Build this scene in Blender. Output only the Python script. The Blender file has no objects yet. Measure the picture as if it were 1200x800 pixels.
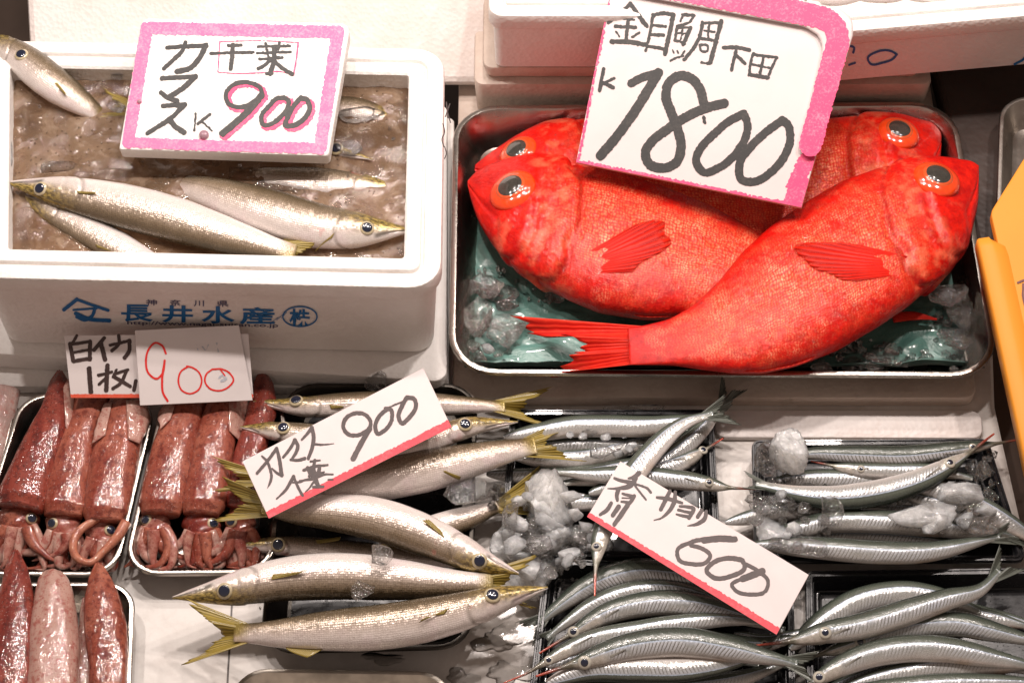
import bpy, math, random
import numpy as np
from mathutils import Vector
random.seed(7); RNG = np.random.default_rng(11)
S = bpy.context.scene
COL = S.collection

# ------------------------------------------------------------------ camera
EL = math.radians(55.0); DIST = 2.0; TANH = 0.24
CAM = np.array([0, -DIST*math.cos(EL), DIST*math.sin(EL)])
FW = np.array([0, math.cos(EL), -math.sin(EL)]); UP = np.array([0, math.sin(EL), math.cos(EL)]); RT = np.array([1., 0, 0])
cd = bpy.data.cameras.new("camera"); cd.lens = 75; cd.sensor_width = 36; cd.clip_end = 60; cd.clip_start = .05
co = bpy.data.objects.new("camera", cd); COL.objects.link(co)
co.location = CAM; co.rotation_euler = (math.pi/2-EL, 0, 0); S.camera = co

def ray(px, py):
    px = np.asarray(px, float); py = np.asarray(py, float)
    return FW + ((px-600)/600*TANH)[..., None]*RT + ((400-py)/600*TANH)[..., None]*UP
def P(px, py, z):
    d = ray(px, py); t = (np.asarray(z, float)-CAM[2])/d[..., 2]
    return CAM + d*t[..., None]
def PP(px, py, plane, off=0.0):
    p0, n = plane; d = ray(px, py); t = ((p0+n*off-CAM)@n)/(d@n)
    return CAM + d*t[..., None]
def PY(px, py, y):
    d = ray(px, py); t = (y-CAM[1])/d[..., 1]
    return CAM + d*t[..., None]
def proj(V):
    r = V-CAM; w = r@FW
    return np.stack([600+(r@RT)/w/TANH*600, 400-(r@UP)/w/TANH*600], -1)
def plane3(a, b, c):
    n = np.cross(b-a, c-a); n /= np.linalg.norm(n)
    if n@(CAM-a) < 0: n = -n
    return (a, n)
def unit(v): return v/np.maximum(np.linalg.norm(v, axis=-1, keepdims=True), 1e-12)

# ------------------------------------------------------------------ object helpers
def rootpos(o):
    p = np.zeros(3)
    while o is not None:
        p = p+np.array(o.location); o = o.parent
    return p
def tag(o, label=None, cat=None, group=None, kind=None):
    if label: o['label'] = label
    if cat: o['category'] = cat
    if group: o['group'] = group
    if kind: o['kind'] = kind
    return o
def thing(name, loc, label, cat, group=None):
    o = bpy.data.objects.new(name, None); o.empty_display_size = .02; COL.objects.link(o); o.location = [float(x) for x in loc]
    return tag(o, label, cat, group)
def obj(name, V, F, m, parent=None, uv=None, uv2=None, smooth=True, pivot=None):
    V = np.asarray(V, float).reshape(-1, 3)
    org = rootpos(parent) if parent is not None else (np.array([V[:, 0].mean(), V[:, 1].mean(), V[:, 2].min()]) if pivot is None else np.asarray(pivot))
    me = bpy.data.meshes.new(name)
    F = [tuple(int(i) for i in f) for f in F] if not isinstance(F, np.ndarray) else F
    if isinstance(F, np.ndarray):
        nf, k = F.shape
        me.vertices.add(len(V)); me.loops.add(nf*k); me.polygons.add(nf)
        me.vertices.foreach_set('co', (V-org).ravel().astype(np.float32))
        me.loops.foreach_set('vertex_index', F.ravel().astype(np.int32))
        me.polygons.foreach_set('loop_start', (np.arange(nf)*k).astype(np.int32))
        me.polygons.foreach_set('loop_total', np.full(nf, k, np.int32))
        me.update(calc_edges=True); me.validate()
    else:
        me.from_pydata((V-org).tolist(), [], F)
    for nm, U in (('uv', uv), ('cm', uv2)):
        if U is not None:
            L = me.uv_layers.new(name=nm); idx = np.empty(len(me.loops), np.int32); me.loops.foreach_get('vertex_index', idx)
            L.data.foreach_set('uv', np.asarray(U, np.float32).reshape(-1, 2)[idx].ravel())
    me.polygons.foreach_set('use_smooth', np.full(len(me.polygons), smooth))
    if m: me.materials.append(m)
    o = bpy.data.objects.new(name, me); COL.objects.link(o)
    if parent is not None: o.parent = parent
    else: o.location = [float(x) for x in org]
    me.update()
    return o
def grid_faces(n, m, closed=False):
    i = np.arange(n-1)[:, None]; j = np.arange(m if closed else m-1)[None, :]
    j2 = (j+1) % m
    a = i*m+j; b = i*m+j2; c = (i+1)*m+j2; d = (i+1)*m+j
    return np.stack([a+0*d, b+0*d, c, d], -1).reshape(-1, 4)
def solidify(o, t, off=0):
    s = o.modifiers.new('solid', 'SOLIDIFY'); s.thickness = t; s.offset = off
def bevel(o, w, seg=2):
    b = o.modifiers.new('bev', 'BEVEL'); b.width = w; b.segments = seg; b.limit_method = 'ANGLE'; b.angle_limit = math.radians(40)

def curve(pts, t):
    """smooth curve through pts at chord-length fractions t"""
    p = np.asarray(pts, float)
    if len(p) == 2: return p[0]+(p[1]-p[0])*np.asarray(t)[:, None]
    s = np.r_[0, np.cumsum(np.sqrt(np.maximum(((p[1:]-p[:-1])**2).sum(1), 1e-12)))]; s /= s[-1]
    m = np.zeros_like(p); h = np.diff(s)[:, None]; dl = (p[1:]-p[:-1])/h
    m[1:-1] = (dl[:-1]*h[1:]+dl[1:]*h[:-1])/(h[1:]+h[:-1]); m[0] = dl[0]; m[-1] = dl[-1]
    t = np.clip(np.asarray(t, float), 0, 1); i = np.clip(np.searchsorted(s, t, 'right')-1, 0, len(p)-2)
    hh = (s[i+1]-s[i]); x = ((t-s[i])/hh)[:, None]; hh = hh[:, None]
    return (2*x**3-3*x**2+1)*p[i]+(x**3-2*x**2+x)*hh*m[i]+(-2*x**3+3*x**2)*p[i+1]+(x**3-x**2)*hh*m[i+1]

def vnoise(shape, cells, rng):
    """smooth value noise"""
    g = rng.standard_normal((cells[0]+2, cells[1]+2))
    y = np.linspace(0, cells[0], shape[0]); x = np.linspace(0, cells[1], shape[1])
    iy = np.minimum(y.astype(int), cells[0]); ix = np.minimum(x.astype(int), cells[1]); fy = y-iy; fx = x-ix
    fy = (fy*fy*(3-2*fy))[:, None]; fx = (fx*fx*(3-2*fx))[None]
    a = g[np.ix_(iy, ix)]; b = g[np.ix_(iy, ix+1)]; c = g[np.ix_(iy+1, ix)]; d = g[np.ix_(iy+1, ix+1)]
    return (a*(1-fx)+b*fx)*(1-fy)+(c*(1-fx)+d*fx)*fy

# ------------------------------------------------------------------ materials
class MT:
    def __init__(s, name, **kw):
        s.m = bpy.data.materials.new(name); s.m.use_nodes = True; s.t = s.m.node_tree; s.N = s.t.nodes
        s.p = s.N['Principled BSDF']; s.out = s.N['Material Output']; s.set(**kw)
    def set(s, **kw):
        for k, v in kw.items(): s.link(v, s.p.inputs[k.replace('_', ' ')])
    def link(s, v, sock):
        if hasattr(v, 'is_output'): s.t.links.new(v, sock)
        elif isinstance(v, (tuple, list)) and len(v) == 3 and sock.type == 'RGBA': sock.default_value = (*v, 1)
        else: sock.default_value = v
    def n(s, typ, ins=None, **props):
        nd = s.N.new('ShaderNode'+typ)
        for k, v in props.items(): setattr(nd, k, v)
        for k, v in (ins or {}).items(): s.link(v, nd.inputs[k])
        return nd
    def uv(s, name='uv'): return s.n('UVMap', uv_map=name).outputs[0]
    def oc(s): return s.n('TexCoord').outputs['Object']
    def rnd(s): return s.n('ObjectInfo').outputs['Random']
    def noise(s, vec, scale, detail=3, rough=.55, dist=0.0):
        return s.n('TexNoise', {'Vector': vec, 'Scale': scale, 'Detail': detail, 'Roughness': rough, 'Distortion': dist}).outputs[0]
    def vor(s, vec, scale, feat='F1', out='Distance', dim='3D', rand=1.0):
        return s.n('TexVoronoi', {'Vector': vec, 'Scale': scale, 'Randomness': rand}, feature=feat, voronoi_dimensions=dim).outputs[out]
    def ramp(s, fac, stops, interp='LINEAR'):
        nd = s.n('ValToRGB', {'Fac': fac}); r = nd.color_ramp; r.interpolation = interp
        while len(r.elements) < len(stops): r.elements.new(.5)
        for e, (p, c) in zip(r.elements, stops):
            e.position = p; e.color = (*c, 1) if isinstance(c, (tuple, list)) else (c, c, c, 1)
        return nd.outputs[0]
    def mix(s, f, a, b, typ='MIX'):
        nd = s.n('Mix', data_type='RGBA', blend_type=typ)
        s.link(f, nd.inputs[0]); s.link(a, nd.inputs[6]); s.link(b, nd.inputs[7]); return nd.outputs[2]
    def ma(s, op, a, b=0.0, c=0.0):
        nd = s.n('Math', operation=op); s.link(a, nd.inputs[0]); s.link(b, nd.inputs[1]); s.link(c, nd.inputs[2]); return nd.outputs[0]
    def mr(s, v, a, b, c=0.0, d=1.0):
        return s.n('MapRange', {'Value': v, 'From Min': a, 'From Max': b, 'To Min': c, 'To Max': d}).outputs[0]
    def glit(s, nrm, cell, k):
        d = s.n('VectorMath', {0: cell, 1: (.5, .5, .5)}, operation='SUBTRACT').outputs[0]
        vm = s.n('VectorMath', {0: d}, operation='SCALE'); s.link(k, vm.inputs['Scale']); d = vm.outputs[0]
        return s.n('VectorMath', {0: s.add(nrm, d)}, operation='NORMALIZE').outputs[0]
    def bump(s, h, strength, dist, normal=None):
        i = {'Height': h, 'Strength': strength, 'Distance': dist}
        if normal is not None: i['Normal'] = normal
        return s.n('Bump', i).outputs[0]
    def sep(s, v):
        o = s.n('SeparateXYZ', {'Vector': v}).outputs; return o[0], o[1]
    def comb(s, x, y, z=0.0): return s.n('CombineXYZ', {'X': x, 'Y': y, 'Z': z}).outputs[0]
    def add(s, a, b): return s.n('VectorMath', {0: a, 1: b}, operation='ADD').outputs[0]

def foam_mat(name, base, grime):
    m = MT(name, Roughness=.55); o = m.oc()
    n = m.noise(o, 9, 5, .6); n2 = m.noise(o, 60, 4, .6)
    c = m.mix(m.mr(n, .45, .72), base, grime)
    c = m.mix(m.mr(n2, .62, .75, 0, .5), c, grime)
    v = m.vor(o, 230); sk = m.ma('MULTIPLY', m.mr(m.vor(o, 16), .012, .035, 1, 0), m.mr(m.noise(o, 5, 2), .45, .55)); c = m.mix(m.ma('MULTIPLY', sk, .7), c, (.12, .09, .07))
    m.set(Base_Color=c, Normal=m.bump(v, .5, .0009, m.bump(n2, .25, .002, m.bump(n, .15, .006))), Roughness=m.mr(n, .3, .7, .4, .65)); return m.m
M_FOAM = foam_mat('white_foam', (.84, .81, .78), (.74, .69, .65))
M_FOAM2 = foam_mat('shaded_foam', (.66, .55, .47), (.42, .32, .26))  # white foam with its shade painted in as tan, plus random stains
M_FOAM3 = foam_mat('old_foam', (.80, .74, .71), (.68, .58, .53))

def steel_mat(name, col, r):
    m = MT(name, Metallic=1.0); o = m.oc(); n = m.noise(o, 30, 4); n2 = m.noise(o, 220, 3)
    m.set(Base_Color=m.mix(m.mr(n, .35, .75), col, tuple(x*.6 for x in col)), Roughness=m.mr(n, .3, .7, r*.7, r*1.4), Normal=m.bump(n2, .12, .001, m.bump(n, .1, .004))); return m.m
M_STEEL = steel_mat('steel', (.55, .5, .45), .22)
M_STEEL3 = steel_mat('pale_steel', (.62, .57, .50), .5)
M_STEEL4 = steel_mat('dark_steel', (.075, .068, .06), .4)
M_STEEL2 = steel_mat('dull_steel', (.42, .38, .34), .34)

m = MT('black_plastic', Coat_Weight=.3); o = m.oc(); n = m.noise(o, 40, 4)
sp = m.vor(o, 320); dots = m.mr(sp, .0, .16, 1, 0)
m.set(Base_Color=(.012, .012, .014), Roughness=m.mr(n, .3, .7, .12, .4), Normal=m.bump(dots, .5, .0012, m.bump(n, .1, .002))); M_BLACK = m.m

m = MT('counter_plate'); o = m.oc(); n = m.noise(o, 6, 5, .6, .6); n2 = m.noise(o, 45, 5, .65)
wet = m.mr(n, .46, .56)
c = m.mix(m.mr(n2, .4, .75), (.74, .70, .66), (.62, .57, .53)); c = m.mix(m.ma('MULTIPLY', wet, .35), c, (.44, .39, .35))
m.set(Base_Color=c, Roughness=m.mr(n, .44, .58, .5, .16), Normal=m.bump(n2, .25, .0015), Specular_IOR_Level=.5); M_COUNTER = m.m

m = MT('floor_dark', Roughness=.35); o = m.oc(); n = m.noise(o, 5, 5)
m.set(Base_Color=m.mix(n, (.03, .02, .016), (.13, .09, .07)), Normal=m.bump(n, .2, .01)); M_FLOOR = m.m
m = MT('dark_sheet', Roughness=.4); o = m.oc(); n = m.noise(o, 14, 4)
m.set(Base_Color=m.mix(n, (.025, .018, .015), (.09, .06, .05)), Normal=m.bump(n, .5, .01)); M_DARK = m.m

def card_mat(name, base):
    m = MT(name, Roughness=.42); o = m.oc(); n = m.noise(o, 25, 4); n2 = m.noise(o, 300, 3)
    m.set(Base_Color=m.mix(m.mr(n, .45, .8), base, tuple(x*.93 for x in base)), Normal=m.bump(n2, .06, .0005)); return m.m
M_CARD = card_mat('paper_card', (.66, .57, .56))
M_CARD2 = card_mat('plastic_sleeve', (.74, .68, .67))
def ink_mat(name, a, b, sc=350, lo=.45, hi=.75, rough=.5):
    m = MT(name, Roughness=rough); o = m.oc(); n = m.noise(o, sc, 4, .7); n2 = m.noise(o, sc/6, 3)
    f = m.mr(m.ma('ADD', m.ma('MULTIPLY', n, .65), m.ma('MULTIPLY', n2, .35)), lo, hi)
    m.set(Base_Color=m.mix(f, a, b)); return m.m
M_INK = ink_mat('black_marker', (.010, .008, .007), (.07, .058, .05), 350, .48, .85)
M_INK2 = ink_mat('brown_marker', (.040, .021, .019), (.085, .05, .046), 160)
M_PINK = ink_mat('pink_marker', (.76, .045, .17), (.82, .28, .38), 480, .50, .72)
M_PINKL = ink_mat('pale_pink_marker', (.78, .12, .30), (.84, .38, .48), 420, .46, .72)
M_REDM = ink_mat('red_marker', (.75, .02, .045), (.80, .16, .17), 260, .5, .8)
M_REDP = ink_mat('red_pen', (.72, .02, .015), (.75, .06, .05))
M_ORST = ink_mat('orange_red_stripe', (.75, .10, .05), (.75, .18, .12))
M_BLUE = ink_mat('blue_print', (.008, .13, .36), (.03, .2, .42), 300, .5, .9)
M_BLUED = ink_mat('dark_blue_print', (.06, .07, .16), (.2, .18, .22), 600)

m = MT('orange_board', Roughness=.5); o = m.oc(); n = m.noise(o, 12, 4)
m.set(Base_Color=m.mix(n, (.76, .31, .035), (.70, .26, .026)), Specular_IOR_Level=.25, Normal=m.bump(m.noise(o, 120), .05, .001)); M_ORANGE = m.m

# fish ---------------------------------------------------------------
def barracuda_mat():
    m = MT('barracuda_skin', Coat_Weight=.5, Coat_Roughness=.12)
    u, v = m.sep(m.uv('uv')); cm = m.uv('cm'); o = m.oc(); r = m.rnd()
    big = m.noise(o, 55, 3); fine = m.noise(cm, 7, 4, .7)
    vv = m.ma('ADD', v, m.ma('MULTIPLY', m.ma('SUBTRACT', big, .5), .13))
    vv = m.ma('ADD', vv, m.ma('MULTIPLY', m.ma('SUBTRACT', fine, .5), .16))
    base = m.ramp(vv, [(0, (.06, .045, .02)), (.15, (.14, .10, .055)), (.26, (.27, .20, .13)), (.36, (.42, .33, .255)), (.45, (.60, .50, .435)), (.58, (.76, .67, .62)), (.75, (.84, .77, .73)), (1, (.86, .79, .75))])
    sc = m.vor(cm, 5.2, dim='2D', rand=.35)          # scales
    edge = m.mr(sc, .35, .7)
    upper = m.mr(v, .22, .62, 1, 0)
    base = m.mix(m.ma('MULTIPLY', edge, m.ma('MULTIPLY', upper, .55)), base, (.10, .08, .05))
    # lateral line
    ll = m.mr(m.ma('ABSOLUTE', m.ma('SUBTRACT', v, m.ma('ADD', .37, m.ma('MULTIPLY', m.ma('SUBTRACT', .5, u), .05)))), 0, .013, 1, 0)
    ll = m.ma('MULTIPLY', ll, m.mr(u, .24, .3))
    base = m.mix(m.ma('MULTIPLY', ll, .5), base, (.12, .09, .06))
    # golden olive head
    hn = m.noise(cm, 2.2, 3, .6)
    hm = m.ma('MULTIPLY', m.mr(u, .27, .12), m.mr(m.ma('ADD', v, m.ma('MULTIPLY', hn, .35)), .86, .58))
    base = m.mix(m.ma('MULTIPLY', hm, .92), base, m.mix(m.mr(hn, .4, .65), (.10, .07, .016), (.58, .42, .10)))
    chk = m.ma('MULTIPLY', m.mr(u, .27, .24), m.mr(v, .5, .62)); base = m.mix(m.ma('MULTIPLY', chk, .6), base, m.mix(m.noise(cm, 3, 3), (.55, .48, .42), (.86, .80, .76)))
    mo = m.ma('ABSOLUTE', m.ma('SUBTRACT', v, m.ma('MULTIPLY_ADD', u, 1.1, .50))); mo = m.ma('MULTIPLY', m.mr(mo, .03, .10, 1, 0), m.mr(u, .135, .12))
    base = m.mix(m.ma('MULTIPLY', mo, .75), base, (.06, .045, .03))
    dv = m.ma('SUBTRACT', v, .55); ge = m.ma('ABSOLUTE', m.ma('SUBTRACT', u, m.ma('SUBTRACT', .268, m.ma('MULTIPLY', m.ma('MULTIPLY', dv, dv), .24))))
    ge = m.ma('MULTIPLY', m.mr(ge, .003, .010, 1, 0), m.mr(v, .2, .3)); base = m.mix(m.ma('MULTIPLY', ge, .45), base, (.12, .09, .06))
    ros = m.ma('MULTIPLY', m.mr(m.noise(o, 60, 2), .64, .74), m.mr(m.ma('ABSOLUTE', m.ma('SUBTRACT', u, .28)), .0, .1, .6, 0))
    base = m.mix(ros, base, (.62, .12, .12))
    ty = m.ma('MULTIPLY', m.mr(m.ma('ADD', u, m.ma('MULTIPLY', m.ma('SUBTRACT', fine, .5), .05)), .945, .985), .85); base = m.mix(ty, base, (.30, .22, .045))
    pk = m.mr(m.noise(o, 34, 3), .5, .68, 0, .35); base = m.mix(m.ma('MULTIPLY', pk, m.mr(v, .4, .55)), base, (.80, .62, .66))
    met = m.ma('MULTIPLY', m.mr(v, .2, .5, .6, .35), m.mr(fine, .3, .6))
    h = m.ma('SUBTRACT', m.ma('MULTIPLY', sc, m.mr(u, .2, .3)), 0)
    nb = m.bump(h, .35, .0007, m.bump(m.noise(o, 140, 4), .35, .0012, m.bump(big, .25, .004)))
    cell = m.vor(cm, 5.2, out='Color', dim='2D', rand=.35); nb = m.glit(nb, cell, m.mr(v, .38, .66, .20, .06))
    m.set(Base_Color=base, Metallic=met, Roughness=m.mr(fine, .3, .7, .2, .38), Normal=nb, Coat_Normal=m.bump(m.noise(o, 140, 4, .65), .5, .002)); return m.m
M_BARRA = barracuda_mat()

def sayori_mat():
    m = MT('halfbeak_skin', Coat_Weight=.45, Coat_Roughness=.07)
    u, v = m.sep(m.uv('uv')); cm = m.uv('cm'); cu, cv = m.sep(cm); o = m.oc(); r = m.rnd()
    fine = m.noise(cm, 9, 4, .7); big = m.noise(o, 45, 3)
    vv = m.ma('ADD', v, m.ma('MULTIPLY', m.ma('SUBTRACT', fine, .5), .06))
    base = m.ramp(vv, [(0, (.024, .032, .026)), (.16, (.06, .072, .056)), (.27, (.11, .125, .10)), (.315, (.08, .09, .075)), (.335, (.46, .54, .66)), (.37, (.46, .48, .51)), (.46, (.34, .34, .32)), (.62, (.48, .46, .43)), (.74, (.66, .62, .59)), (1, (.74, .68, .65))])
    # slanting muscle bands on the silver side
    ph = m.ma('ADD', m.ma('MULTIPLY', cu, 3.1), m.ma('MULTIPLY', cv, 1.3))
    ph = m.ma('ADD', ph, m.ma('MULTIPLY', m.noise(cm, .8, 2), .9))
    st = m.ma('SINE', m.ma('MULTIPLY', ph, 6.2832))
    band = m.ma('MULTIPLY', m.mr(v, .345, .38), m.mr(m.ma('ADD', v, m.ma('MULTIPLY', m.ma('SUBTRACT', r, .5), .2)), .72, .58))
    band = m.ma('MULTIPLY', band, m.ma('MULTIPLY', m.mr(u, .27, .31), m.mr(u, .9, .75)))
    band = m.ma('MULTIPLY', band, m.mr(big, .36, .46))
    sm = m.mr(st, -.9, -.2)
    base = m.mix(m.ma('MULTIPLY', band, m.mr(m.ma('FRACT', m.ma('MULTIPLY', r, 7.3)), 0, 1, .4, .95)), base, m.mix(sm, (.17, .16, .14), m.mix(m.noise(o, 35, 2), (.60, .58, .54), (.53, .57, .66))))
    base = m.mix(m.ma('MULTIPLY', m.mr(m.noise(o, 30, 2), .55, .72), m.mr(v, .6, .8, 0, .45)), base, (.55, .33, .16))
    # head silver, beak dark to red
    base = m.mix(m.ma('MULTIPLY', m.mr(u, .29, .25), m.mr(v, .3, .42)), base, m.mix(m.noise(cm, 2.5, 3), (.30, .28, .22), (.66, .6, .55)))
    base = m.mix(m.mr(u, .165, .14), base, m.ramp(u, [(0, (.42, .045, .015)), (.05, (.30, .05, .03)), (.10, (.10, .08, .06)), (.15, (.16, .15, .11))]))
    base = m.mix(m.ma('MULTIPLY', m.mr(u, .88, .98), .6), base, (.10, .12, .10))
    met = m.ma('MULTIPLY', m.mr(v, .32, .36), m.mr(v, .9, .6, .12, .3))
    nb = m.bump(m.ma('MULTIPLY', st, band), .12, .0006, m.bump(m.vor(cm, 7, dim='2D'), .2, .0004, m.bump(big, .3, .003)))
    nb = m.glit(nb, m.vor(cm, 7, out='Color', dim='2D'), .13)
    m.set(Base_Color=base, Metallic=met, Roughness=m.mr(fine, .3, .7, .18, .34), Normal=nb, Coat_Normal=m.bump(m.noise(o, 150, 4, .6), .4, .0016)); return m.m
M_SAYORI = sayori_mat()

def alfonsino_mat():
    m = MT('alfonsino_skin', Coat_Weight=.3, Coat_Roughness=.05, Specular_IOR_Level=.25)
    u, v = m.sep(m.uv('uv')); cm = m.uv('cm'); o = m.oc()
    big = m.noise(o, 28, 4, .6, .4); mid = m.noise(o, 90, 4, .65); fine = m.noise(cm, 5, 4, .7)
    red = m.mix(m.mr(mid, .35, .7), (.46, .0015, .001), (.74, .012, .003))
    flank = m.mr(m.ma('ADD', m.ma('ABSOLUTE', m.ma('SUBTRACT', v, .56)), m.ma('MULTIPLY', m.ma('SUBTRACT', big, .5), 1.1)), .36, .06)
    flank = m.ma('MULTIPLY', flank, m.mr(u, .2, .36))
    flank = m.ma('MULTIPLY', flank, m.mr(u, .97, .8))
    cmd = m.add(cm, m.n('VectorMath', {0: m.n('TexNoise', {'Vector': cm, 'Scale': .9, 'Detail': 2.0}).outputs['Color'], 1: (.7, .7, 0)}, operation='MULTIPLY').outputs[0])
    sc = m.vor(cmd, 3.5, dim='2D', rand=.35)
    cell = m.mr(sc, .12, .55, 1, 0)
    pinkc = m.mix(m.mr(fine, .35, .65), (.82, .09, .022), (.86, .29, .12))
    red = m.mix(m.mr(v, .05, .3, .75, 0), red, (.50, .001, .001))
    f = m.ma('MULTIPLY', flank, m.ma('MULTIPLY', m.ma('MULTIPLY_ADD', cell, .7, .12), m.mr(m.noise(o, 120, 4, .7), .3, .6, .25, 1)))
    base = m.mix(f, red, pinkc)
    pat = m.ma('MULTIPLY', m.mr(m.noise(o, 48, 4, .65), .50, .66), m.ma('MULTIPLY', cell, m.mr(u, .3, .4))); pat = m.ma('MULTIPLY', pat, m.ma('MULTIPLY', m.mr(v, .12, .3), m.mr(v, .98, .85)))
    base = m.mix(m.ma('MULTIPLY', pat, .5), base, (.90, .40, .21))
    dv = m.ma('SUBTRACT', v, .52); ed = m.ma('SUBTRACT', .325, m.ma('MULTIPLY', m.ma('MULTIPLY', dv, dv), .4)); ed = m.mr(m.ma('ABSOLUTE', m.ma('SUBTRACT', u, ed)), .003, .012, 1, 0)
    base = m.mix(m.ma('MULTIPLY', ed, .45), base, (.28, .001, .001))
    op = m.ma('MULTIPLY', m.mr(m.noise(o, 70, 4, .6), .47, .63), m.ma('MULTIPLY', m.mr(u, .32, .29), m.mr(u, .17, .2))); base = m.mix(m.ma('MULTIPLY', op, .28), base, (.88, .30, .14))
    ck = m.ma('MULTIPLY', m.mr(m.noise(o, 38, 3), .56, .70), m.mr(u, .36, .3))
    ck = m.ma('MULTIPLY', ck, m.ma('MULTIPLY', m.mr(v, .3, .5), m.mr(u, .06, .12)))
    base = m.mix(m.ma('MULTIPLY', ck, .25), base, (.85, .34, .18))
    body = m.mr(u, .24, .32)
    hb = m.ma('MULTIPLY', sc, body)
    nb = m.bump(hb, .3, .001, m.bump(mid, .35, .0022, m.bump(big, .2, .006)))
    m.set(Base_Color=base, Roughness=m.mr(fine, .3, .7, .24, .45), Normal=m.glit(nb, m.vor(cmd, 3.5, out='Color', dim='2D', rand=.35), .24), Metallic=m.ma('MULTIPLY', f, .2),
          Coat_Normal=m.bump(m.noise(o, 200, 4, .7), .7, .0022, m.bump(hb, .3, .0012))); return m.m
M_ALF = alfonsino_mat()

def fin_mat(name, a, b, rays=26, alpha=1.0):
    m = MT(name, Roughness=.4, Coat_Weight=.0 if 'red' in name else .2, Coat_Roughness=.15, Specular_IOR_Level=.18 if 'red' in name else .5); u, v = m.sep(m.uv('uv')); o = m.oc()
    st = m.ma('SINE', m.ma('MULTIPLY', m.ma('ADD', v, m.ma('MULTIPLY', m.noise(o, 60, 2), .03)), rays*6.2832))
    f = m.mr(st, -.6, .9)
    f2 = m.ma('ADD', m.ma('MULTIPLY', f, .6), m.ma('MULTIPLY', m.noise(o, 90, 4), .5))
    m.set(Base_Color=m.mix(f2, a, b), Normal=m.bump(st, .35, .0006, m.bump(m.noise(o, 80, 3), .3, .002)), Alpha=alpha if alpha != 'fade' else m.ma('SUBTRACT', 1.0, m.ma('MULTIPLY', m.mr(u, .45, 1.0, 0, .75), m.mr(st, -.6, .9, 1, .35)))); return m.m
M_FINB = fin_mat('yellow_fin', (.11, .08, .012), (.42, .305, .06), 22)
M_FINS = fin_mat('grey_fin', (.035, .045, .035), (.17, .18, .15), 18, .9)
M_FINP = fin_mat('pale_fin', (.20, .19, .16), (.46, .43, .38), 10, .85)
M_FINR = fin_mat('red_fin', (.50, .002, .004), (.80, .045, .02), 20)
M_FINRP = fin_mat('red_breast_fin', (.50, .002, .001), (.78, .022, .007), 12, 'fade')

def eye_mat(name, a, b):
    m = MT(name, Roughness=.15, Coat_Weight=1.0, Coat_Roughness=.03); o = m.oc()
    m.set(Base_Color=m.mix(m.noise(o, 260, 3), a, b)); return m.m
M_IRISB = eye_mat('silver_gold_iris', (.62, .55, .42), (.36, .27, .10))
M_PUPB = eye_mat('blue_black_pupil', (.008, .012, .03), (.016, .02, .04))
M_IRISS = eye_mat('pale_iris', (.58, .55, .48), (.36, .33, .26))
M_ORBIT = eye_mat('orange_red_orbit', (.88, .085, .010), (.80, .035, .006))
M_PUPA = eye_mat('cloudy_grey_pupil', (.022, .02, .017), (.06, .055, .046))
M_RING = eye_mat('gold_ring', (.60, .05, .01), (.66, .12, .03))

def squid_mat(name, a, b, spot, seed):
    m = MT(name, Coat_Weight=1.0, Coat_Roughness=.035, Subsurface_Weight=.06, Subsurface_Radius=(.004, .0015, .001), Subsurface_Scale=1.0)
    o = m.add(m.oc(), (seed, seed*.7, 0)); u, v = m.sep(m.uv('uv'))
    st = m.n('VectorMath', {0: o, 1: (1.0, .35, 1.0)}, operation='MULTIPLY').outputs[0]
    big = m.noise(st, 40, 4, .6, .5); fine = m.noise(o, 260, 3, .6); mot = m.noise(o, 150, 4, .7)
    c = m.mix(m.mr(big, .35, .68), a, b)
    c = m.mix(m.mr(mot, .5, .62, 0, .75), c, spot); c = m.mix(m.mr(mot, .42, .30, 0, .6), c, b)
    dots = m.mr(m.vor(o, 330), .05, .36, 1, 0)
    c = m.mix(m.ma('MULTIPLY', dots, .75), c, spot)
    pale = m.mr(m.noise(o, 600, 2), .62, .74)
    c = m.mix(m.ma('MULTIPLY', pale, .45), c, (.7, .42, .36))
    h = m.noise(st, 85, 4, .6)
    m.set(Base_Color=c, Roughness=.5, Specular_IOR_Level=.2, Normal=m.bump(fine, .2, .0012, m.bump(h, .35, .004)), Coat_Normal=m.bump(m.noise(o, 330, 2, .5), .30, .0014, m.bump(m.noise(st, 90, 2, .5), .7, .005))); return m.m
M_SQR = squid_mat('red_squid_skin', (.21, .032, .017), (.38, .125, .075), (.10, .010, .006), 0)
M_SQD = squid_mat('dark_red_squid_skin', (.15, .013, .008), (.27, .052, .03), (.06, .005, .003), 3)
M_SQP = squid_mat('pale_squid_skin', (.40, .22, .175), (.46, .29, .24), (.28, .06, .045), 5)
M_SQT = squid_mat('tentacle_skin', (.28, .06, .04), (.48, .28, .22), (.17, .016, .011), 8)
M_SQG = squid_mat('grey_squid_flesh', (.48, .36, .32), (.26, .16, .14), (.3, .12, .1), 11)
M_SQO = squid_mat('orange_arm_skin', (.38, .12, .065), (.50, .22, .14), (.26, .06, .035), 13)

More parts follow.
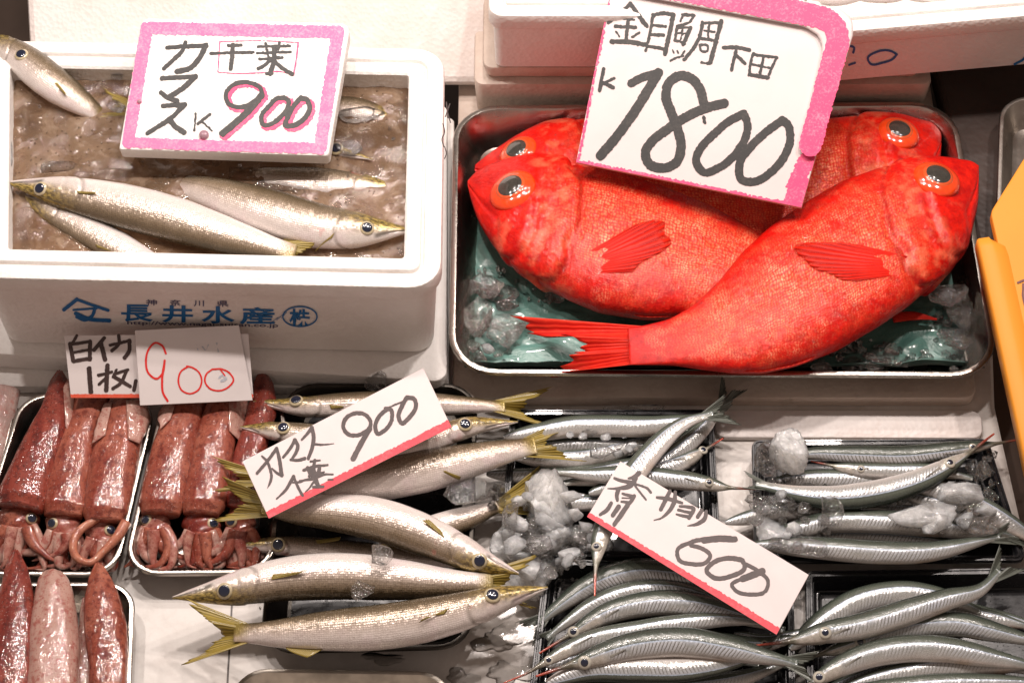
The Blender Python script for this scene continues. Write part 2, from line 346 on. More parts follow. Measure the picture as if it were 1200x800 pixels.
# ice / water --------------------------------------------------------
def ice_mat(name, frost, tint=(.97, .98, .98)):
    m = MT(name); o = m.oc(); n = m.noise(o, 70, 4, .6, .5); n2 = m.noise(o, 220, 3)
    n3 = m.noise(o, 420, 3, .7); nb = m.bump(n3, .5, .0014, m.bump(n2, .6, .0022, m.bump(n, .7, .006)))
    gl = m.n('BsdfGlass', {'Color': tint, 'Roughness': .08, 'IOR': 1.31, 'Normal': nb})
    tr = m.n('BsdfTransparent', {'Color': (.96, .955, .95)})
    gs = m.n('BsdfGlossy', {'Color': (1., 1., 1.), 'Roughness': .06, 'Normal': nb})
    fr = m.ma('MINIMUM', m.ma('MULTIPLY', m.n('Fresnel', {'IOR': 1.5, 'Normal': nb}).outputs[0], 1.6), 1.0)
    a = m.n('MixShader', {0: fr, 1: tr.outputs[0], 2: gs.outputs[0]})
    b = m.n('MixShader', {0: .14 if frost < .2 else .22, 1: a.outputs[0], 2: gl.outputs[0]})
    nd = m.bump(n, .35, .004); df = m.n('BsdfDiffuse', {'Color': (.88, .84, .80), 'Normal': nd})
    ts = m.n('BsdfTranslucent', {'Color': (.94, .90, .87), 'Normal': nd})
    w = m.n('BsdfPrincipled', {'Base Color': (.94, .90, .86), 'Subsurface Weight': 1.0, 'Subsurface Radius': (.03, .028, .026), 'Subsurface Scale': 1.0, 'Roughness': .22, 'Normal': nd, 'Coat Weight': 1.0, 'Coat Roughness': .05, 'Coat Normal': nb})
    f = m.mr(m.noise(o, 95, 4, .65), .62-frost*.5, .78-frost*.3, frost*frost*1.3, .04+frost*1.3)
    c = m.n('MixShader', {0: f, 1: b.outputs[0], 2: w.outputs[0]})
    m.t.links.new(c.outputs[0], m.out.inputs[0]); return m.m
M_ICE = ice_mat('clear_ice', .07); M_ICEF = ice_mat('frosty_ice', .55)

m = MT('brown_ice_water', Coat_Weight=.3, Coat_Roughness=.04); o = m.oc()
n = m.noise(o, 16, 5, .6, .8); n2 = m.noise(o, 70, 5, .65, .6); n3 = m.noise(o, 260, 3, .6)
bub = m.mr(m.vor(o, 190), .02, .22, 1, 0)
bm = m.mr(m.noise(o, 14, 3), .38, .56)
c = m.mix(m.mr(n, .36, .66), (.155, .095, .055), (.28, .19, .125)); c = m.mix(m.mr(n2, .52, .72, 0, .7), c, (.46, .35, .26))
nb = m.bump(m.ma('MULTIPLY', bub, bm), .9, .003, m.bump(n2, .3, .005, m.bump(n3, .3, .0012)))
m.set(Base_Color=c, Roughness=.06, Normal=nb, Coat_Normal=nb, Coat_Weight=1.0)
tr = m.n('BsdfTransparent', {'Color': (.72, .52, .38)})
mx = m.n('MixShader', {0: m.mr(n, .3, .7, .38, .80), 1: tr.outputs[0], 2: m.p.outputs[0]})
m.t.links.new(mx.outputs[0], m.out.inputs[0]); M_WATER = m.m

m = MT('puddle_water'); o = m.oc(); nb = m.bump(m.noise(o, 40, 3), .25, .004)
gs = m.n('BsdfGlossy', {'Roughness': .05, 'Normal': nb}); tr = m.n('BsdfTransparent', {'Color': (.97, .96, .95)})
fr = m.n('Fresnel', {'IOR': 1.5, 'Normal': nb}).outputs[0]
mx = m.n('MixShader', {0: fr, 1: tr.outputs[0], 2: gs.outputs[0]}); m.t.links.new(mx.outputs[0], m.out.inputs[0]); M_PUD = m.m

m = MT('teal_film', Roughness=.32, Coat_Weight=.6, Coat_Roughness=.06); o = m.oc(); n = m.noise(o, 22, 4, .6, .8)
m.set(Base_Color=m.mix(n, (.03, .13, .11), (.20, .38, .33)), Normal=m.bump(n, .5, .006, m.bump(m.noise(o, 90, 3), .3, .002))); M_TEAL = m.m
m = MT('clear_pin', Roughness=.1, Transmission_Weight=.6, Base_Color=(.85, .5, .6), Coat_Weight=1.0); M_PIN = m.m
LAMP_W = 5.3; WORLD = .42; EXPO = 0.0
# ------------------------------------------------------------------ containers
def quad(cs, z): return np.array([P(x, y, z) for x, y in cs])[:, :2]
def inset_quad(q, d):
    """q: 4 xy corners clockwise as seen TL,TR,BR,BL"""
    out = []; n = 4; c = q.mean(0); lines = []
    ds = d if hasattr(d, '__len__') else [d]*4
    for i in range(4):
        a, b = q[i], q[(i+1) % 4]; e = (b-a)/np.linalg.norm(b-a); nn = np.array([-e[1], e[0]])
        if nn@(c-a) < 0: nn = -nn
        lines.append((a+nn*ds[i], e))
    for i in range(4):
        (p, e), (r, f) = lines[i-1], lines[i]
        t = np.linalg.solve(np.array([e, -f]).T, r-p); out.append(p+e*t[0])
    return np.array(out)
def rounded(q, r, k=7):
    pts = []
    for i in range(4):
        c = q[i]; a = q[i-1]-c; b = q[(i+1) % 4]-c; a /= np.linalg.norm(a); b /= np.linalg.norm(b)
        h = math.acos(np.clip(a@b, -1, 1))/2; d = r/math.tan(h); o = c+(a+b)/np.linalg.norm(a+b)*r/math.sin(h)
        p0 = c+a*d-o; p1 = c+b*d-o
        a0 = math.atan2(p0[1], p0[0]); a1 = math.atan2(p1[1], p1[0]); da = (a1-a0+math.pi) % (2*math.pi)-math.pi
        for j in range(k+1):
            t = a0+da*j/k; pts.append(o+r*np.array([math.cos(t), math.sin(t)]))
    return np.array(pts)
def pan(name, q, loops, r, m, parent=None, cap0=True, cap1=True, edge_bevel=0):
    """loops of (inset, z); first loop is the outer bottom, last the inner floor"""
    V = []; 
    for ins, z in loops:
        p = rounded(inset_quad(q, ins), max(r-ins, .003)); V.append(np.c_[p, np.full(len(p), z)])
    n = len(V[0]); V = np.concatenate(V); F = [tuple(f) for f in grid_faces(len(loops), n, True)]
    if cap0: F.append(tuple(range(n))[::-1])
    if cap1: F.append(tuple(range(n*(len(loops)-1), n*len(loops))))
    o = obj(name, V, F, m, parent)
    # consistent normals
    import bmesh
    bm = bmesh.new(); bm.from_mesh(o.data); bmesh.ops.recalc_face_normals(bm, faces=bm.faces); bm.to_mesh(o.data); bm.free()
    o.data.polygons.foreach_set('use_smooth', np.ones(len(o.data.polygons), bool))
    try: o.data.set_sharp_from_angle(angle=math.radians(38))
    except Exception: pass
    return o
def metal_tray_loops(zr, zb, t=.0012, lip=.004, slope=.008):
    zi = zb+t
    return [(lip+slope+.006, zb), (lip+slope+.002, zb+.003), (lip+.001, zr-.004), (.001, zr-.004), (0, zr-.0025), (.0008, zr-.0006), (.002, zr), (lip-.0002, zr-.0004),
            (lip+.0012, zr-.002), (lip+slope+.003, zi+.005), (lip+slope+.006, zi+.0012), (lip+slope+.011, zi)]

# ------------------------------------------------------------------ lofted bodies
def loft(Cw, Hv, b, e=1.0, M=52, relief=None, roll=0.0):
    """Cw (N,3) centres, Hv (N,3) half vector towards the dorsal side, b (N) half thickness along z"""
    N = len(Cw); ph = np.arange(M)/M*2*np.pi
    c, s = np.cos(ph), np.sin(ph); cs = np.sign(c)*np.abs(c)**e; ss = np.sign(s)*np.abs(s)**e
    V = Cw[:, None]+Hv[:, None]*cs[None, :, None]+np.array([0, 0, 1.])*(b[:, None]*ss[None])[..., None]
    v = ((ph-roll) % (2*np.pi))/np.pi; v = np.where(v > 1, 2-v, v)
    L = np.r_[0, np.cumsum(np.linalg.norm(np.diff(Cw, axis=0), axis=1))]
    u = (L/L[-1])[:, None]+0*v[None]; v = v[None]+0*u
    du = np.gradient(V, axis=0); dv = np.roll(V, -1, 1)-np.roll(V, 1, 1)
    n = unit(np.cross(du, dv)); out = V-Cw[:, None]
    sg = np.sign((n*out).sum(-1).sum()); n = n*sg
    if relief is not None: V = V+n*relief(u, v, ph[None]+0*u)[..., None]
    g = np.linalg.norm(Hv, axis=1).max()*math.pi*.9
    return dict(V=V, n=n, u=u, v=v, ph=ph, L=L[-1], cm=np.stack([u*L[-1]*100, v*g*100], -1), C=Cw, H=Hv, b=b, px=proj(V), flip=sg)
def loft_obj(name, f, m, parent):
    N, M = f['V'].shape[:2]
    V = f['V'].reshape(-1, 3); F = grid_faces(N, M, True)
    if f['flip'] > 0: F = F[:, ::-1]
    F = [tuple(x) for x in F]+[tuple(range(M)), tuple(range((N-1)*M, N*M))[::-1]]
    if f['flip'] > 0: pass
    return obj(name, V, F, m, parent, uv=np.stack([f['u'], f['v']], -1), uv2=f['cm'])
def onbody(f, x, y, off=0.0):
    d = ((f['px']-np.array([x, y]))**2).sum(-1)
    up = (f['n']*(CAM-f['V'])).sum(-1) > 0
    d = np.where(up, d, 1e9); i = np.unravel_index(d.argmin(), d.shape)
    n = f['n'][i]
    if n@unit(CAM-f['V'][i]) < .25: n = unit(n+unit(CAM-f['V'][i])*.6)
    return PP(x, y, (f['V'][i], n))+n*off, n
def at_uv(f, t, v):
    i = int(np.abs(f['u'][:, 0]-t).argmin()); j = int((np.abs(f['v'][i]-v)+(np.sin(f['ph']) < .1)*9).argmin())
    return f['px'][i, j]
def ellipsoid(name, c, n, rx, ry, rz, m, parent, xdir=None, K=24, R=10):
    n = unit(np.asarray(n)); x = np.array([1., 0, 0]) if xdir is None else np.asarray(xdir)
    x = unit(x-n*(x@n)); y = np.cross(n, x)
    th = np.linspace(0, math.pi, R+1)[1:-1]; a = np.arange(K)/K*2*np.pi
    V = [c+n*rz]; 
    for t in th:
        for q in a: V.append(c+x*rx*math.sin(t)*math.cos(q)+y*ry*math.sin(t)*math.sin(q)+n*rz*math.cos(t))
    V.append(c-n*rz); F = [(0, 1+j, 1+(j+1) % K) for j in range(K)]
    for i in range(len(th)-1):
        for j in range(K):
            p = 1+i*K; F.append((p+j, p+K+j, p+K+(j+1) % K, p+(j+1) % K))
    e = len(V)-1; p = e-K
    F += [(e, p+(j+1) % K, p+j) for j in range(K)]
    return obj(name, V, F, m, parent)
def eye(f, x, y, r, parent, mi, mp, pr=.58, flat=.4, ry=None, ring=None):
    c, n = onbody(f, x, y); ry = ry or r
    d = unit(f['C'][8]-f['C'][20])
    e = ellipsoid('eye', c-n*r*.08, n, r, ry, r*flat, mi, parent, d)
    if ring: ellipsoid('gold_rim', c+n*r*(flat-.2), n, r*pr*1.16, ry*pr*1.16, r*.16, ring, e, d)
    ellipsoid('pupil', c+n*r*(flat-.17), n, r*pr, ry*pr, r*.17, mp, e, d)
    return e
def fan(name, base, d, n, hp, L, spread, m, parent, fork=.45, up=np.array([0, 0, 1.]), droop=.1, pw=1.2, asym=0., rag=.11, thick=.0006, seed=1):
    """tail fin: base point, direction, side direction"""
    rg = np.random.default_rng(seed); R, Sn = 12, 41
    s = np.linspace(-1, 1, Sn); r = np.linspace(0, 1, R)
    ln = L*(fork+(1-fork)*np.abs(s)**pw)*(1+asym*s)*(1+rag*rg.uniform(-1, 1, Sn))
    a = s*spread
    D = d[None]*np.cos(a)[:, None]+n[None]*np.sin(a)[:, None]
    rip = np.sin(s*9+rg.uniform(0, 6))*.05+np.sin(s*4+rg.uniform(0, 6))*.08
    V = base+n[None, None]*(s*hp)[None, :, None]*(1-.3*r[:, None, None])+D[None]*(ln[None, :]*r[:, None])[..., None]
    V = V+up*((rip[None]*r[:, None]-droop*r[:, None])*L)[..., None]
    U = np.stack([r[:, None]+0*s[None], (s[None]+1)/2+0*r[:, None]], -1)
    o = obj(name, V.reshape(-1, 3), grid_faces(R, Sn), m, parent, uv=U); solidify(o, thick); return o
def patch_fin(name, f, roots, tips, m, parent, off0=.0004, off1=.004, thick=.0003, bow=.3, rag=1.0):
    """fin lying on a body: roots = 2 px points, tips = list of px points"""
    R, Sn = 10, 15; r = np.linspace(0, 1, R); s = np.linspace(0, 1, Sn)
    A = curve(roots, s); B = curve(tips, s); V = []; B = B+(B-A.mean(0))*(np.random.default_rng(len(name)+int(tips[0][0])).uniform(-.07, .07, Sn)*rag)[:, None]
    for i in range(R):
        for j in range(Sn):
            x, y = A[j]*(1-r[i])+B[j]*r[i]
            p, n = onbody(f, x, y); V.append(p+n*(off0+(off1-off0)*r[i]+bow*.004*math.sin(math.pi*s[j])*r[i]+.0006*math.sin(s[j]*19)*r[i]))
    V = np.array(V).reshape(R, Sn, 3); V[1:-1] = (V[1:-1]*2+V[:-2]+V[2:])/4; V[:, 1:-1] = (V[:, 1:-1]*2+V[:, :-2]+V[:, 2:])/4
    U = np.stack([r[:, None]+0*s[None], s[None]+0*r[:, None]], -1)
    o = obj(name, V.reshape(-1, 3), grid_faces(R, Sn), m, parent, uv=U); solidify(o, thick); return o
def edge_fin(name, f, t0, t1, side, h, lean, m, parent, thick=.0005):
    """low fin standing along the dorsal (+1) or belly (-1) edge"""
    t = np.linspace(t0, t1, 14); N = len(f['C']); u = f['u'][:, 0]
    C = np.stack([np.interp(t, u, f['C'][:, k]) for k in range(3)], -1); Hh = np.stack([np.interp(t, u, f['H'][:, k]) for k in range(3)], -1)
    d = unit(np.gradient(C, axis=0)); e = C+Hh*side*.93; out = unit(Hh)*side
    q = (t-t0)/(t1-t0); prof = np.minimum(1, q*5)*(1-q)**.6
    V = np.stack([e+(out*r*h+d*lean*r*h)*prof[:, None]+np.array([0, 0, .0006])*r for r in np.linspace(0, 1, 6)], 0)
    U = np.stack([np.linspace(0, 1, 6)[:, None]+0*q[None], q[None]+np.zeros((6, 1))], -1)
    o = obj(name, V.reshape(-1, 3), grid_faces(6, 14), m, parent, uv=U); solidify(o, thick); return o
DIRS = dict(up=(0, -1), down=(0, 1), left=(-1, 0), right=(1, 0))
def spine_body(sp, hw, prof, k, zc, dorsal, N=110, M=48, e=1.0, asym=(1., 1.), relief=None, tpow=1.15, roll=None):
    sp = np.array([(*p, 0) if len(p) == 2 else p for p in sp], float)
    t = np.linspace(0, 1, N)**tpow
    c = curve(sp, t); z = zc+c[:, 2]; c = c[:, :2]
    tg = unit(np.gradient(c, axis=0)); n = np.stack([tg[:, 1], -tg[:, 0]], -1)
    if n.mean(0)@np.array(DIRS[dorsal]) < 0: n = -n
    w = np.interp(t, *prof)*hw
    kern = np.ones(5)/5; w2 = np.convolve(np.pad(w, 2, 'edge'), kern, 'valid'); w = np.where(t > .02, w2, w)
    A = P(c[:, 0]+n[:, 0]*w*asym[0], c[:, 1]+n[:, 1]*w*asym[0], z); B = P(c[:, 0]-n[:, 0]*w*asym[1], c[:, 1]-n[:, 1]*w*asym[1], z)
    Hv = (A-B)/2; Cw = (A+B)/2
    ny = np.abs(unit(Hv)[:, 1]); Hv = Hv/np.sqrt(1+(k*ny/math.tan(EL))**2)[:, None]
    q_ = np.clip((t-.90)/.10, 0, 1); b = k*np.linalg.norm(Hv, axis=1)*(1-.88*q_*q_)
    if roll is None: roll = {'up': .5, 'down': -.12}.get(dorsal, .3)
    return loft(Cw, Hv, b, e, M, relief, roll)
def pair_body(prs, k, zc, e=1.0, N=110, M=56, relief=None, tpow=1.0, bscale=None):
    pr = np.array([(*a, *b) for a, b in prs], float); t = np.linspace(0, 1, N)**tpow
    mid = (pr[:, :2]+pr[:, 2:])/2; s = np.r_[0, np.cumsum(np.linalg.norm(np.diff(mid, axis=0), axis=1))]; s /= s[-1]
    q = np.stack([np.interp(t, s, pr[:, i]) for i in range(4)], -1)
    # smooth
    for _ in range(6): q[1:-1] = (q[:-2]+2*q[1:-1]+q[2:])/4
    A = P(q[:, 0], q[:, 1], zc); B = P(q[:, 2], q[:, 3], zc); Hv = (A-B)/2; Cw = (A+B)/2
    ny = np.abs(unit(Hv)[:, 1]); Hv = Hv/np.sqrt(1+(k*ny/math.tan(EL))**2)[:, None]
    b = k*np.linalg.norm(Hv, axis=1)
    if bscale is not None: b = b*bscale(t)
    return loft(Cw, Hv, b, e, M, relief)
def base_of(f): 
    c = f['C'].mean(0); return np.array([c[0], c[1], f['V'][..., 2].min()])

# ------------------------------------------------------------------ handwriting as clean raised meshes
def ink(name, strokes, plane, off, m, parent, cell=.6, clip=None, tr=(0, 0, 1.0), rough=.07, seed=3, smooth=True):
    """strokes: (points, width) in the affine frame tr=(ox,oy,scale) of the picture plane; laid onto a real plane"""
    ox, oy, sc = tr; segs = []
    for pts, w in strokes:
        p = np.asarray(pts, float)/sc+np.array([ox, oy]); w = np.atleast_1d(np.asarray(w, float))/sc/2
        if len(p) > 2 and smooth: p = curve(p, np.linspace(0, 1, 8*len(p)))
        segs.append((p, np.interp(np.linspace(0, 1, len(p)), np.linspace(0, 1, len(w)), w)))
    allp = np.concatenate([p for p, _ in segs]); mw = max(w.max() for _, w in segs)+2*cell
    x0, y0 = allp.min(0)-mw; x1, y1 = allp.max(0)+mw
    X = np.arange(x0, x1+cell, cell); Y = np.arange(y0, y1+cell, cell); nx, ny = len(X), len(Y)
    D = np.full((ny, nx), 1e3); rg = np.random.default_rng(seed)
    for p, w in segs:
        n1 = rg.uniform(.96, 1.03, len(p))
        for i in range(len(p)-1):
            a, b = p[i], p[i+1]; wm = max(w[i], w[i+1]); lo = np.minimum(a, b)-wm-2*cell; hi = np.maximum(a, b)+wm+2*cell
            i0 = max(int((lo[0]-x0)/cell), 0); i1 = min(int((hi[0]-x0)/cell)+2, nx); j0 = max(int((lo[1]-y0)/cell), 0); j1 = min(int((hi[1]-y0)/cell)+2, ny)
            gx, gy = np.meshgrid(X[i0:i1], Y[j0:j1]); ab = b-a; L2 = max(ab@ab, 1e-9)
            t = np.clip(((gx-a[0])*ab[0]+(gy-a[1])*ab[1])/L2, 0, 1)
            dd = np.hypot(gx-a[0]-t*ab[0], gy-a[1]-t*ab[1])-(w[i]*n1[i]*(1-t)+w[i+1]*n1[i+1]*t)
            D[j0:j1, i0:i1] = np.minimum(D[j0:j1, i0:i1], dd)
    D = D+vnoise(D.shape, (max(int((y1-y0)/2.2), 2), max(int((x1-x0)/2.2), 2)), rg)*rough*min(mw, 4)
    gx, gy = np.meshgrid(X, Y)
    if clip is not None:
        c = np.asarray(clip, float); ctr = c.mean(0)
        for i in range(len(c)):
            a, b = c[i], c[(i+1) % len(c)]; e = (b-a)/np.linalg.norm(b-a); n = np.array([-e[1], e[0]])
            if n@(ctr-a) > 0: n = -n
            D = np.maximum(D, (gx-a[0])*n[0]+(gy-a[1])*n[1])
    g = np.gradient(D, cell); gl = np.maximum(np.hypot(*g), .3)
    cc = (D[:-1, :-1]+D[1:, :-1]+D[:-1, 1:]+D[1:, 1:])/4; keep = cc < 0
    cnt = np.zeros_like(D); tot = np.zeros_like(D)
    for a in (0, 1):
        for b in (0, 1):
            cnt[a:a+ny-1, b:b+nx-1] += keep; tot[a:a+ny-1, b:b+nx-1] += 1
    bd = (cnt > 0) & (cnt < tot); mv = np.where(bd, np.clip(D, -cell, cell)*.8, 0)
    gx = gx-mv*g[1]/gl; gy = gy-mv*g[0]/gl
    jj, ii = np.nonzero(keep); idx = lambda j, i: j*nx+i
    Fq = np.stack([idx(jj, ii), idx(jj+1, ii), idx(jj+1, ii+1), idx(jj, ii+1)], -1)
    used = np.unique(Fq); mp = np.full(nx*ny, -1); mp[used] = np.arange(len(used))
    V = PP(gx.ravel()[used], gy.ravel()[used], plane, off)
    return obj(name, V, mp[Fq], m, parent)
def slab_poly(name, V, thick, n, m, parent=None, bev=0, smooth=False):
    """V: polygon of 3-D corners of the visible face; extruded back by thick along -n"""
    V = np.asarray(V); k = len(V); W = V-n*thick
    F = [tuple(range(k)), tuple(range(k, 2*k))[::-1]]+[(i, k+i, k+(i+1) % k, (i+1) % k) for i in range(k)]
    o = obj(name, np.r_[V, W], F, m, parent, smooth=smooth)
    import bmesh
    bm = bmesh.new(); bm.from_mesh(o.data); bmesh.ops.recalc_face_normals(bm, faces=bm.faces); bm.to_mesh(o.data); bm.free()
    if bev: bevel(o, bev)
    return o
def roundpoly(c, r, k=6):
    c = np.asarray(c, float); out = []; n = len(c)
    rs = r if hasattr(r, '__len__') else [r]*n
    for i in range(n):
        if rs[i] <= 0: out.append(c[i]); continue
        a = c[i-1]-c[i]; b = c[(i+1) % n]-c[i]; a /= np.linalg.norm(a); b /= np.linalg.norm(b)
        p0, p1 = c[i]+a*rs[i], c[i]+b*rs[i]
        for t in np.linspace(0, 1, k): out.append((1-t)**2*p0+2*t*(1-t)*c[i]+t*t*p1)
    return np.array(out)
def tube(name, path, r, m, parent, K=10, flat=1.0):
    p = np.asarray(path, float); n = max(len(p)*5, 12); t = np.linspace(0, 1, n); c = curve(p, t)
    rr = np.interp(t, np.linspace(0, 1, len(r)), r) if hasattr(r, '__len__') else np.full(n, r)
    d = unit(np.gradient(c, axis=0)); up = np.array([0, 0, 1.]); a = unit(np.cross(d, up)+1e-9); b = np.cross(a, d)
    q = np.arange(K)/K*2*np.pi
    V = c[:, None]+(a[:, None]*np.cos(q)[None, :, None]+b[:, None]*np.sin(q)[None, :, None]*flat)*rr[:, None, None]
    F = [tuple(f) for f in grid_faces(n, K, True)]+[tuple(range(K))[::-1], tuple(range((n-1)*K, n*K))]
    U = np.stack([t[:, None]+0*q[None], q[None]/6.283+0*t[:, None]], -1)
    return obj(name, V.reshape(-1, 3), F, m, parent, uv=U)
def ico_chunk(name, c, r3, m, seed, label, group, cat='ice', flatcut=.35, sub=4):
    import bmesh
    rg = np.random.default_rng(seed); bm = bmesh.new(); bmesh.ops.create_icosphere(bm, subdivisions=sub, radius=1.0)
    V = np.array([v.co[:] for v in bm.verts]); F = [tuple(v.index for v in f.verts) for f in bm.faces]; bm.free()
    # facet: cut by random planes, then lumps
    for _ in range(13):
        n = unit(rg.standard_normal(3)); h = rg.uniform(.42, .85); d = V@n; V = V-np.maximum(d-h, 0)[:, None]*n
    for _ in range(5):
        k = rg.standard_normal(3)*3.2; V = V*(1+.025*np.sin(V@k+rg.uniform(0, 6)))[:, None]
    a = rg.uniform(0, 6.28); Rz = np.array([[math.cos(a), -math.sin(a), 0], [math.sin(a), math.cos(a), 0], [0, 0, 1]])
    V = (V*1.12)@Rz.T*np.asarray(r3)+c
    nr = unit(V-c); q = V*1000; V = V+nr*(.035*min(r3)*(np.sin(q[:, 0]*.9+q[:, 1]*.7+seed)+np.sin(q[:, 1]*1.3-q[:, 2]*1.1+seed*2)+np.sin(q[:, 2]*1.7+q[:, 0]*.6)))[:, None]
    o = obj(name, V, F, m, smooth=sub > 2)
    try: o.data.set_sharp_from_angle(angle=math.radians(18))
    except Exception: pass
    return tag(o, label, cat, group)
# ================================================================== setting
Z = np.array([0, 0, 1.])
tag(obj('floor', [(-4, -3, -.25), (4, -3, -.25), (4, 5, -.25), (-4, 5, -.25)], [(0, 1, 2, 3)], M_FLOOR), kind='structure')
cc = [P(-300, 250, 0), P(1158, 250, 0), P(1166, 475, 0), P(1262, 900, 0), P(-300, 900, 0)]
o = slab_poly('counter', cc, .03, Z, M_COUNTER, bev=.003); tag(o, kind='structure')
o = slab_poly('lower_shelf', [P(1000, 60, -.03), P(1500, 60, -.03), P(1500, 900, -.03), P(1000, 900, -.03)], .02, Z, M_FLOOR); tag(o, kind='structure')

# ------------------------------------------------------------------ foam boxes
def foam_loops(zb, zr, wid=.033, fl=.010, deep=None):
    a = wid*.48; b = wid*.56; deep = zb+.015 if deep is None else deep
    return [(fl+.003, zb), (fl, zb+.003), (.0045, zr-.021), (.001, zr-.019), (0, zr-.017), (0, zr-.003), (.001, zr-.0008), (.003, zr), (a-.001, zr), (a, zr-.001), (a+.0004, zr-.0035), (b-.0004, zr-.0035), (b, zr-.001), (b+.001, zr),
            (wid-.002, zr), (wid, zr-.002), (wid+.004, deep+.004), (wid+.007, deep)]
ZR1, ZB1 = .150, .0355
q1 = quad([(-30, 46), (521, 57), (517, 338), (-36, 325)], ZR1)
t = thing('foam_fish_box', [*q1.mean(0), ZB1], 'white foam box full of brown ice water, blue print on its front', 'foam box', 'foam boxes')
pan('box_shell', q1, foam_loops(ZB1, ZR1), .028, M_FOAM, t)
# lid slot notch on the right rim
def front_plane(q, i0, z0, i1, z1, e=(3, 2)):
    a, b = inset_quad(q, i0), inset_quad(q, i1)
    return plane3(np.r_[a[e[0]], z0], np.r_[a[e[1]], z0], np.r_[b[e[0]], z1])
fp = front_plane(q1, .0045, ZR1-.021, .010, ZB1+.003)
def glyphs(name, items, plane, off, m, parent, bold=.0):
    """printed characters: (text, x0, y0, x1, y1) picture rectangles laid on a plane"""
    V = []; F = []
    for k, (tx, x0, y0, x1, y1, sk) in enumerate(items):
        cu = bpy.data.curves.new('t', 'FONT'); cu.body = tx; cu.offset = bold; cu.resolution_u = 3; cu.size = 1
        ob = bpy.data.objects.new('t', cu); COL.objects.link(ob)
        dg = bpy.context.evaluated_depsgraph_get(); ev = ob.evaluated_get(dg); me = ev.to_mesh()
        v = np.array([p.co[:] for p in me.vertices]); f = [tuple(p.vertices) for p in me.polygons]; ev.to_mesh_clear()
        bpy.data.objects.remove(ob); bpy.data.curves.remove(cu)
        if not len(v): continue
        lo, hi = v.min(0), v.max(0); s = (v-lo)/np.maximum(hi-lo, 1e-6)
        px = x0+(x1-x0)*s[:, 0]; py = y1+(y0-y1)*s[:, 1]+sk*(s[:, 0]-.5); n0 = sum(len(x) for x in V)
        V.append(PP(px, py, plane, off)); F += [tuple(i+n0 for i in g) for g in f]
    return obj(name, np.concatenate(V), F, m, parent, smooth=False)
glyphs('printed_name', [('長', 142, 357, 179, 377, .6), ('井', 190, 358, 226, 378, .6), ('水', 236, 359, 275, 379, .6), ('産', 281, 360, 322, 380, .6), ('株', 339, 362, 364, 382, .6)], fp, .0006, M_BLUE, t, .022)
glyphs('small_print', [('神', 171, 351, 184, 358, .2), ('奈', 199, 351.5, 212, 358.5, .2), ('川', 227, 352, 239, 359, .2), ('県', 254, 352.5, 268, 359.5, .2), ('http://www.nagai-suisan.co.jp', 149, 377.5, 326, 383, 3.5)], fp, .0006, M_BLUED, t, .012)
za = (60, 340, 7.5)
ink('house_mark', [([(112, 172), (225, 82)], 34), ([(225, 82), (370, 135), (500, 178)], 26), ([(195, 175), (400, 160)], 18), ([(385, 160), (360, 225), (300, 262), (225, 235)], 30), ([(215, 205), (320, 250), (510, 268)], 34)], fp, .0006, M_BLUE, t, .35, tr=za, rough=.02)
el = [(351.5+20*math.cos(a), 371+11.6*math.sin(a)) for a in np.linspace(0, 2*math.pi, 25)]
ink('print_ring', [(el, 1.6)]+[([(318+i*6, 378-i*2.6), (326+i*5, 372-i*3.2)], .6) for i in range(3)], fp, .0009, M_BLUE, t, .35, rough=.02)
sp_ = plane3(np.r_[inset_quad(q1, .0045)[1], ZR1-.021], np.r_[inset_quad(q1, .0045)[2], ZR1-.021], np.r_[inset_quad(q1, .010)[2], ZB1])
ink('side_scrawl', [([(523, 120), (525, 134), (528, 144)], 1.4), ([(527, 122), (522, 137)], 1.4), ([(519, 145), (521, 155), (518, 163), (520, 172)], 1.4), ([(521, 172), (523, 180), (521, 186)], 1.3)], sp_, .0008, M_INK, t, .35, rough=.02)

# brown ice water in the box
qw = inset_quad(q1, .0335); ZW = ZR1-.018
xs = np.linspace(0, 1, 150); ys = np.linspace(0, 1, 90)
G = (qw[3][None, None]*(1-xs)[None, :, None]+qw[2][None, None]*xs[None, :, None])*(1-ys)[:, None, None]+(qw[0][None, None]*(1-xs)[None, :, None]+qw[1][None, None]*xs[None, :, None])*ys[:, None, None]
hh = vnoise((90, 150), (9, 15), RNG)*.0010+vnoise((90, 150), (26, 44), RNG)*.0006+vnoise((90, 150), (60, 90), RNG)*.0003
o = obj('ice_water', np.concatenate([G, (ZW+hh)[..., None]], -1).reshape(-1, 3), grid_faces(90, 150), M_WATER, None); tag(o, kind='stuff')

# foam under the box: lid and base
def slab(name, q, z0, z1, m, r=.01, label=None, cat=None, group=None, ledge=0):
    lp = [(.001, z0), (0, z0+.001), (0, z1-.002), (.0006, z1-.0006), (.002, z1)]
    o = pan(name, q, lp, r, m); return tag(o, label, cat, group)
ql = quad([(-90, 120), (524, 120), (524, 447), (-90, 409)], .035)
slab('foam_sheet', ql, .0128, .035, M_FOAM, .012, 'white foam sheet lying under the printed foam box', 'foam slab')
yb = P(300, 457, .012)[1]; ql2 = np.array([[ql[0][0], ql[0][1]], [P(526, 455, .012)[0], ql[0][1]], [P(526, 455, .012)[0], P(526, 455, .012)[1]], [ql[0][0], P(0, 452, .012)[1]]])
slab('foam_ledge', ql2, .0006, .0122, M_FOAM, .006, 'low white foam ledge behind the squid trays', 'foam slab')
yf = P(700, 476, 0)[1]; x0, x1 = P(531, 476, 0)[0], P(1142, 476, 0)[0]
qm = np.array([[x0, yf+.75], [x1, yf+.75], [x1, yf], [x0, yf]])
slab('foam_platform', qm, .0006, .0145, M_FOAM2, .012, 'white foam platform with painted shade under the steel tray of red fish', 'foam slab')
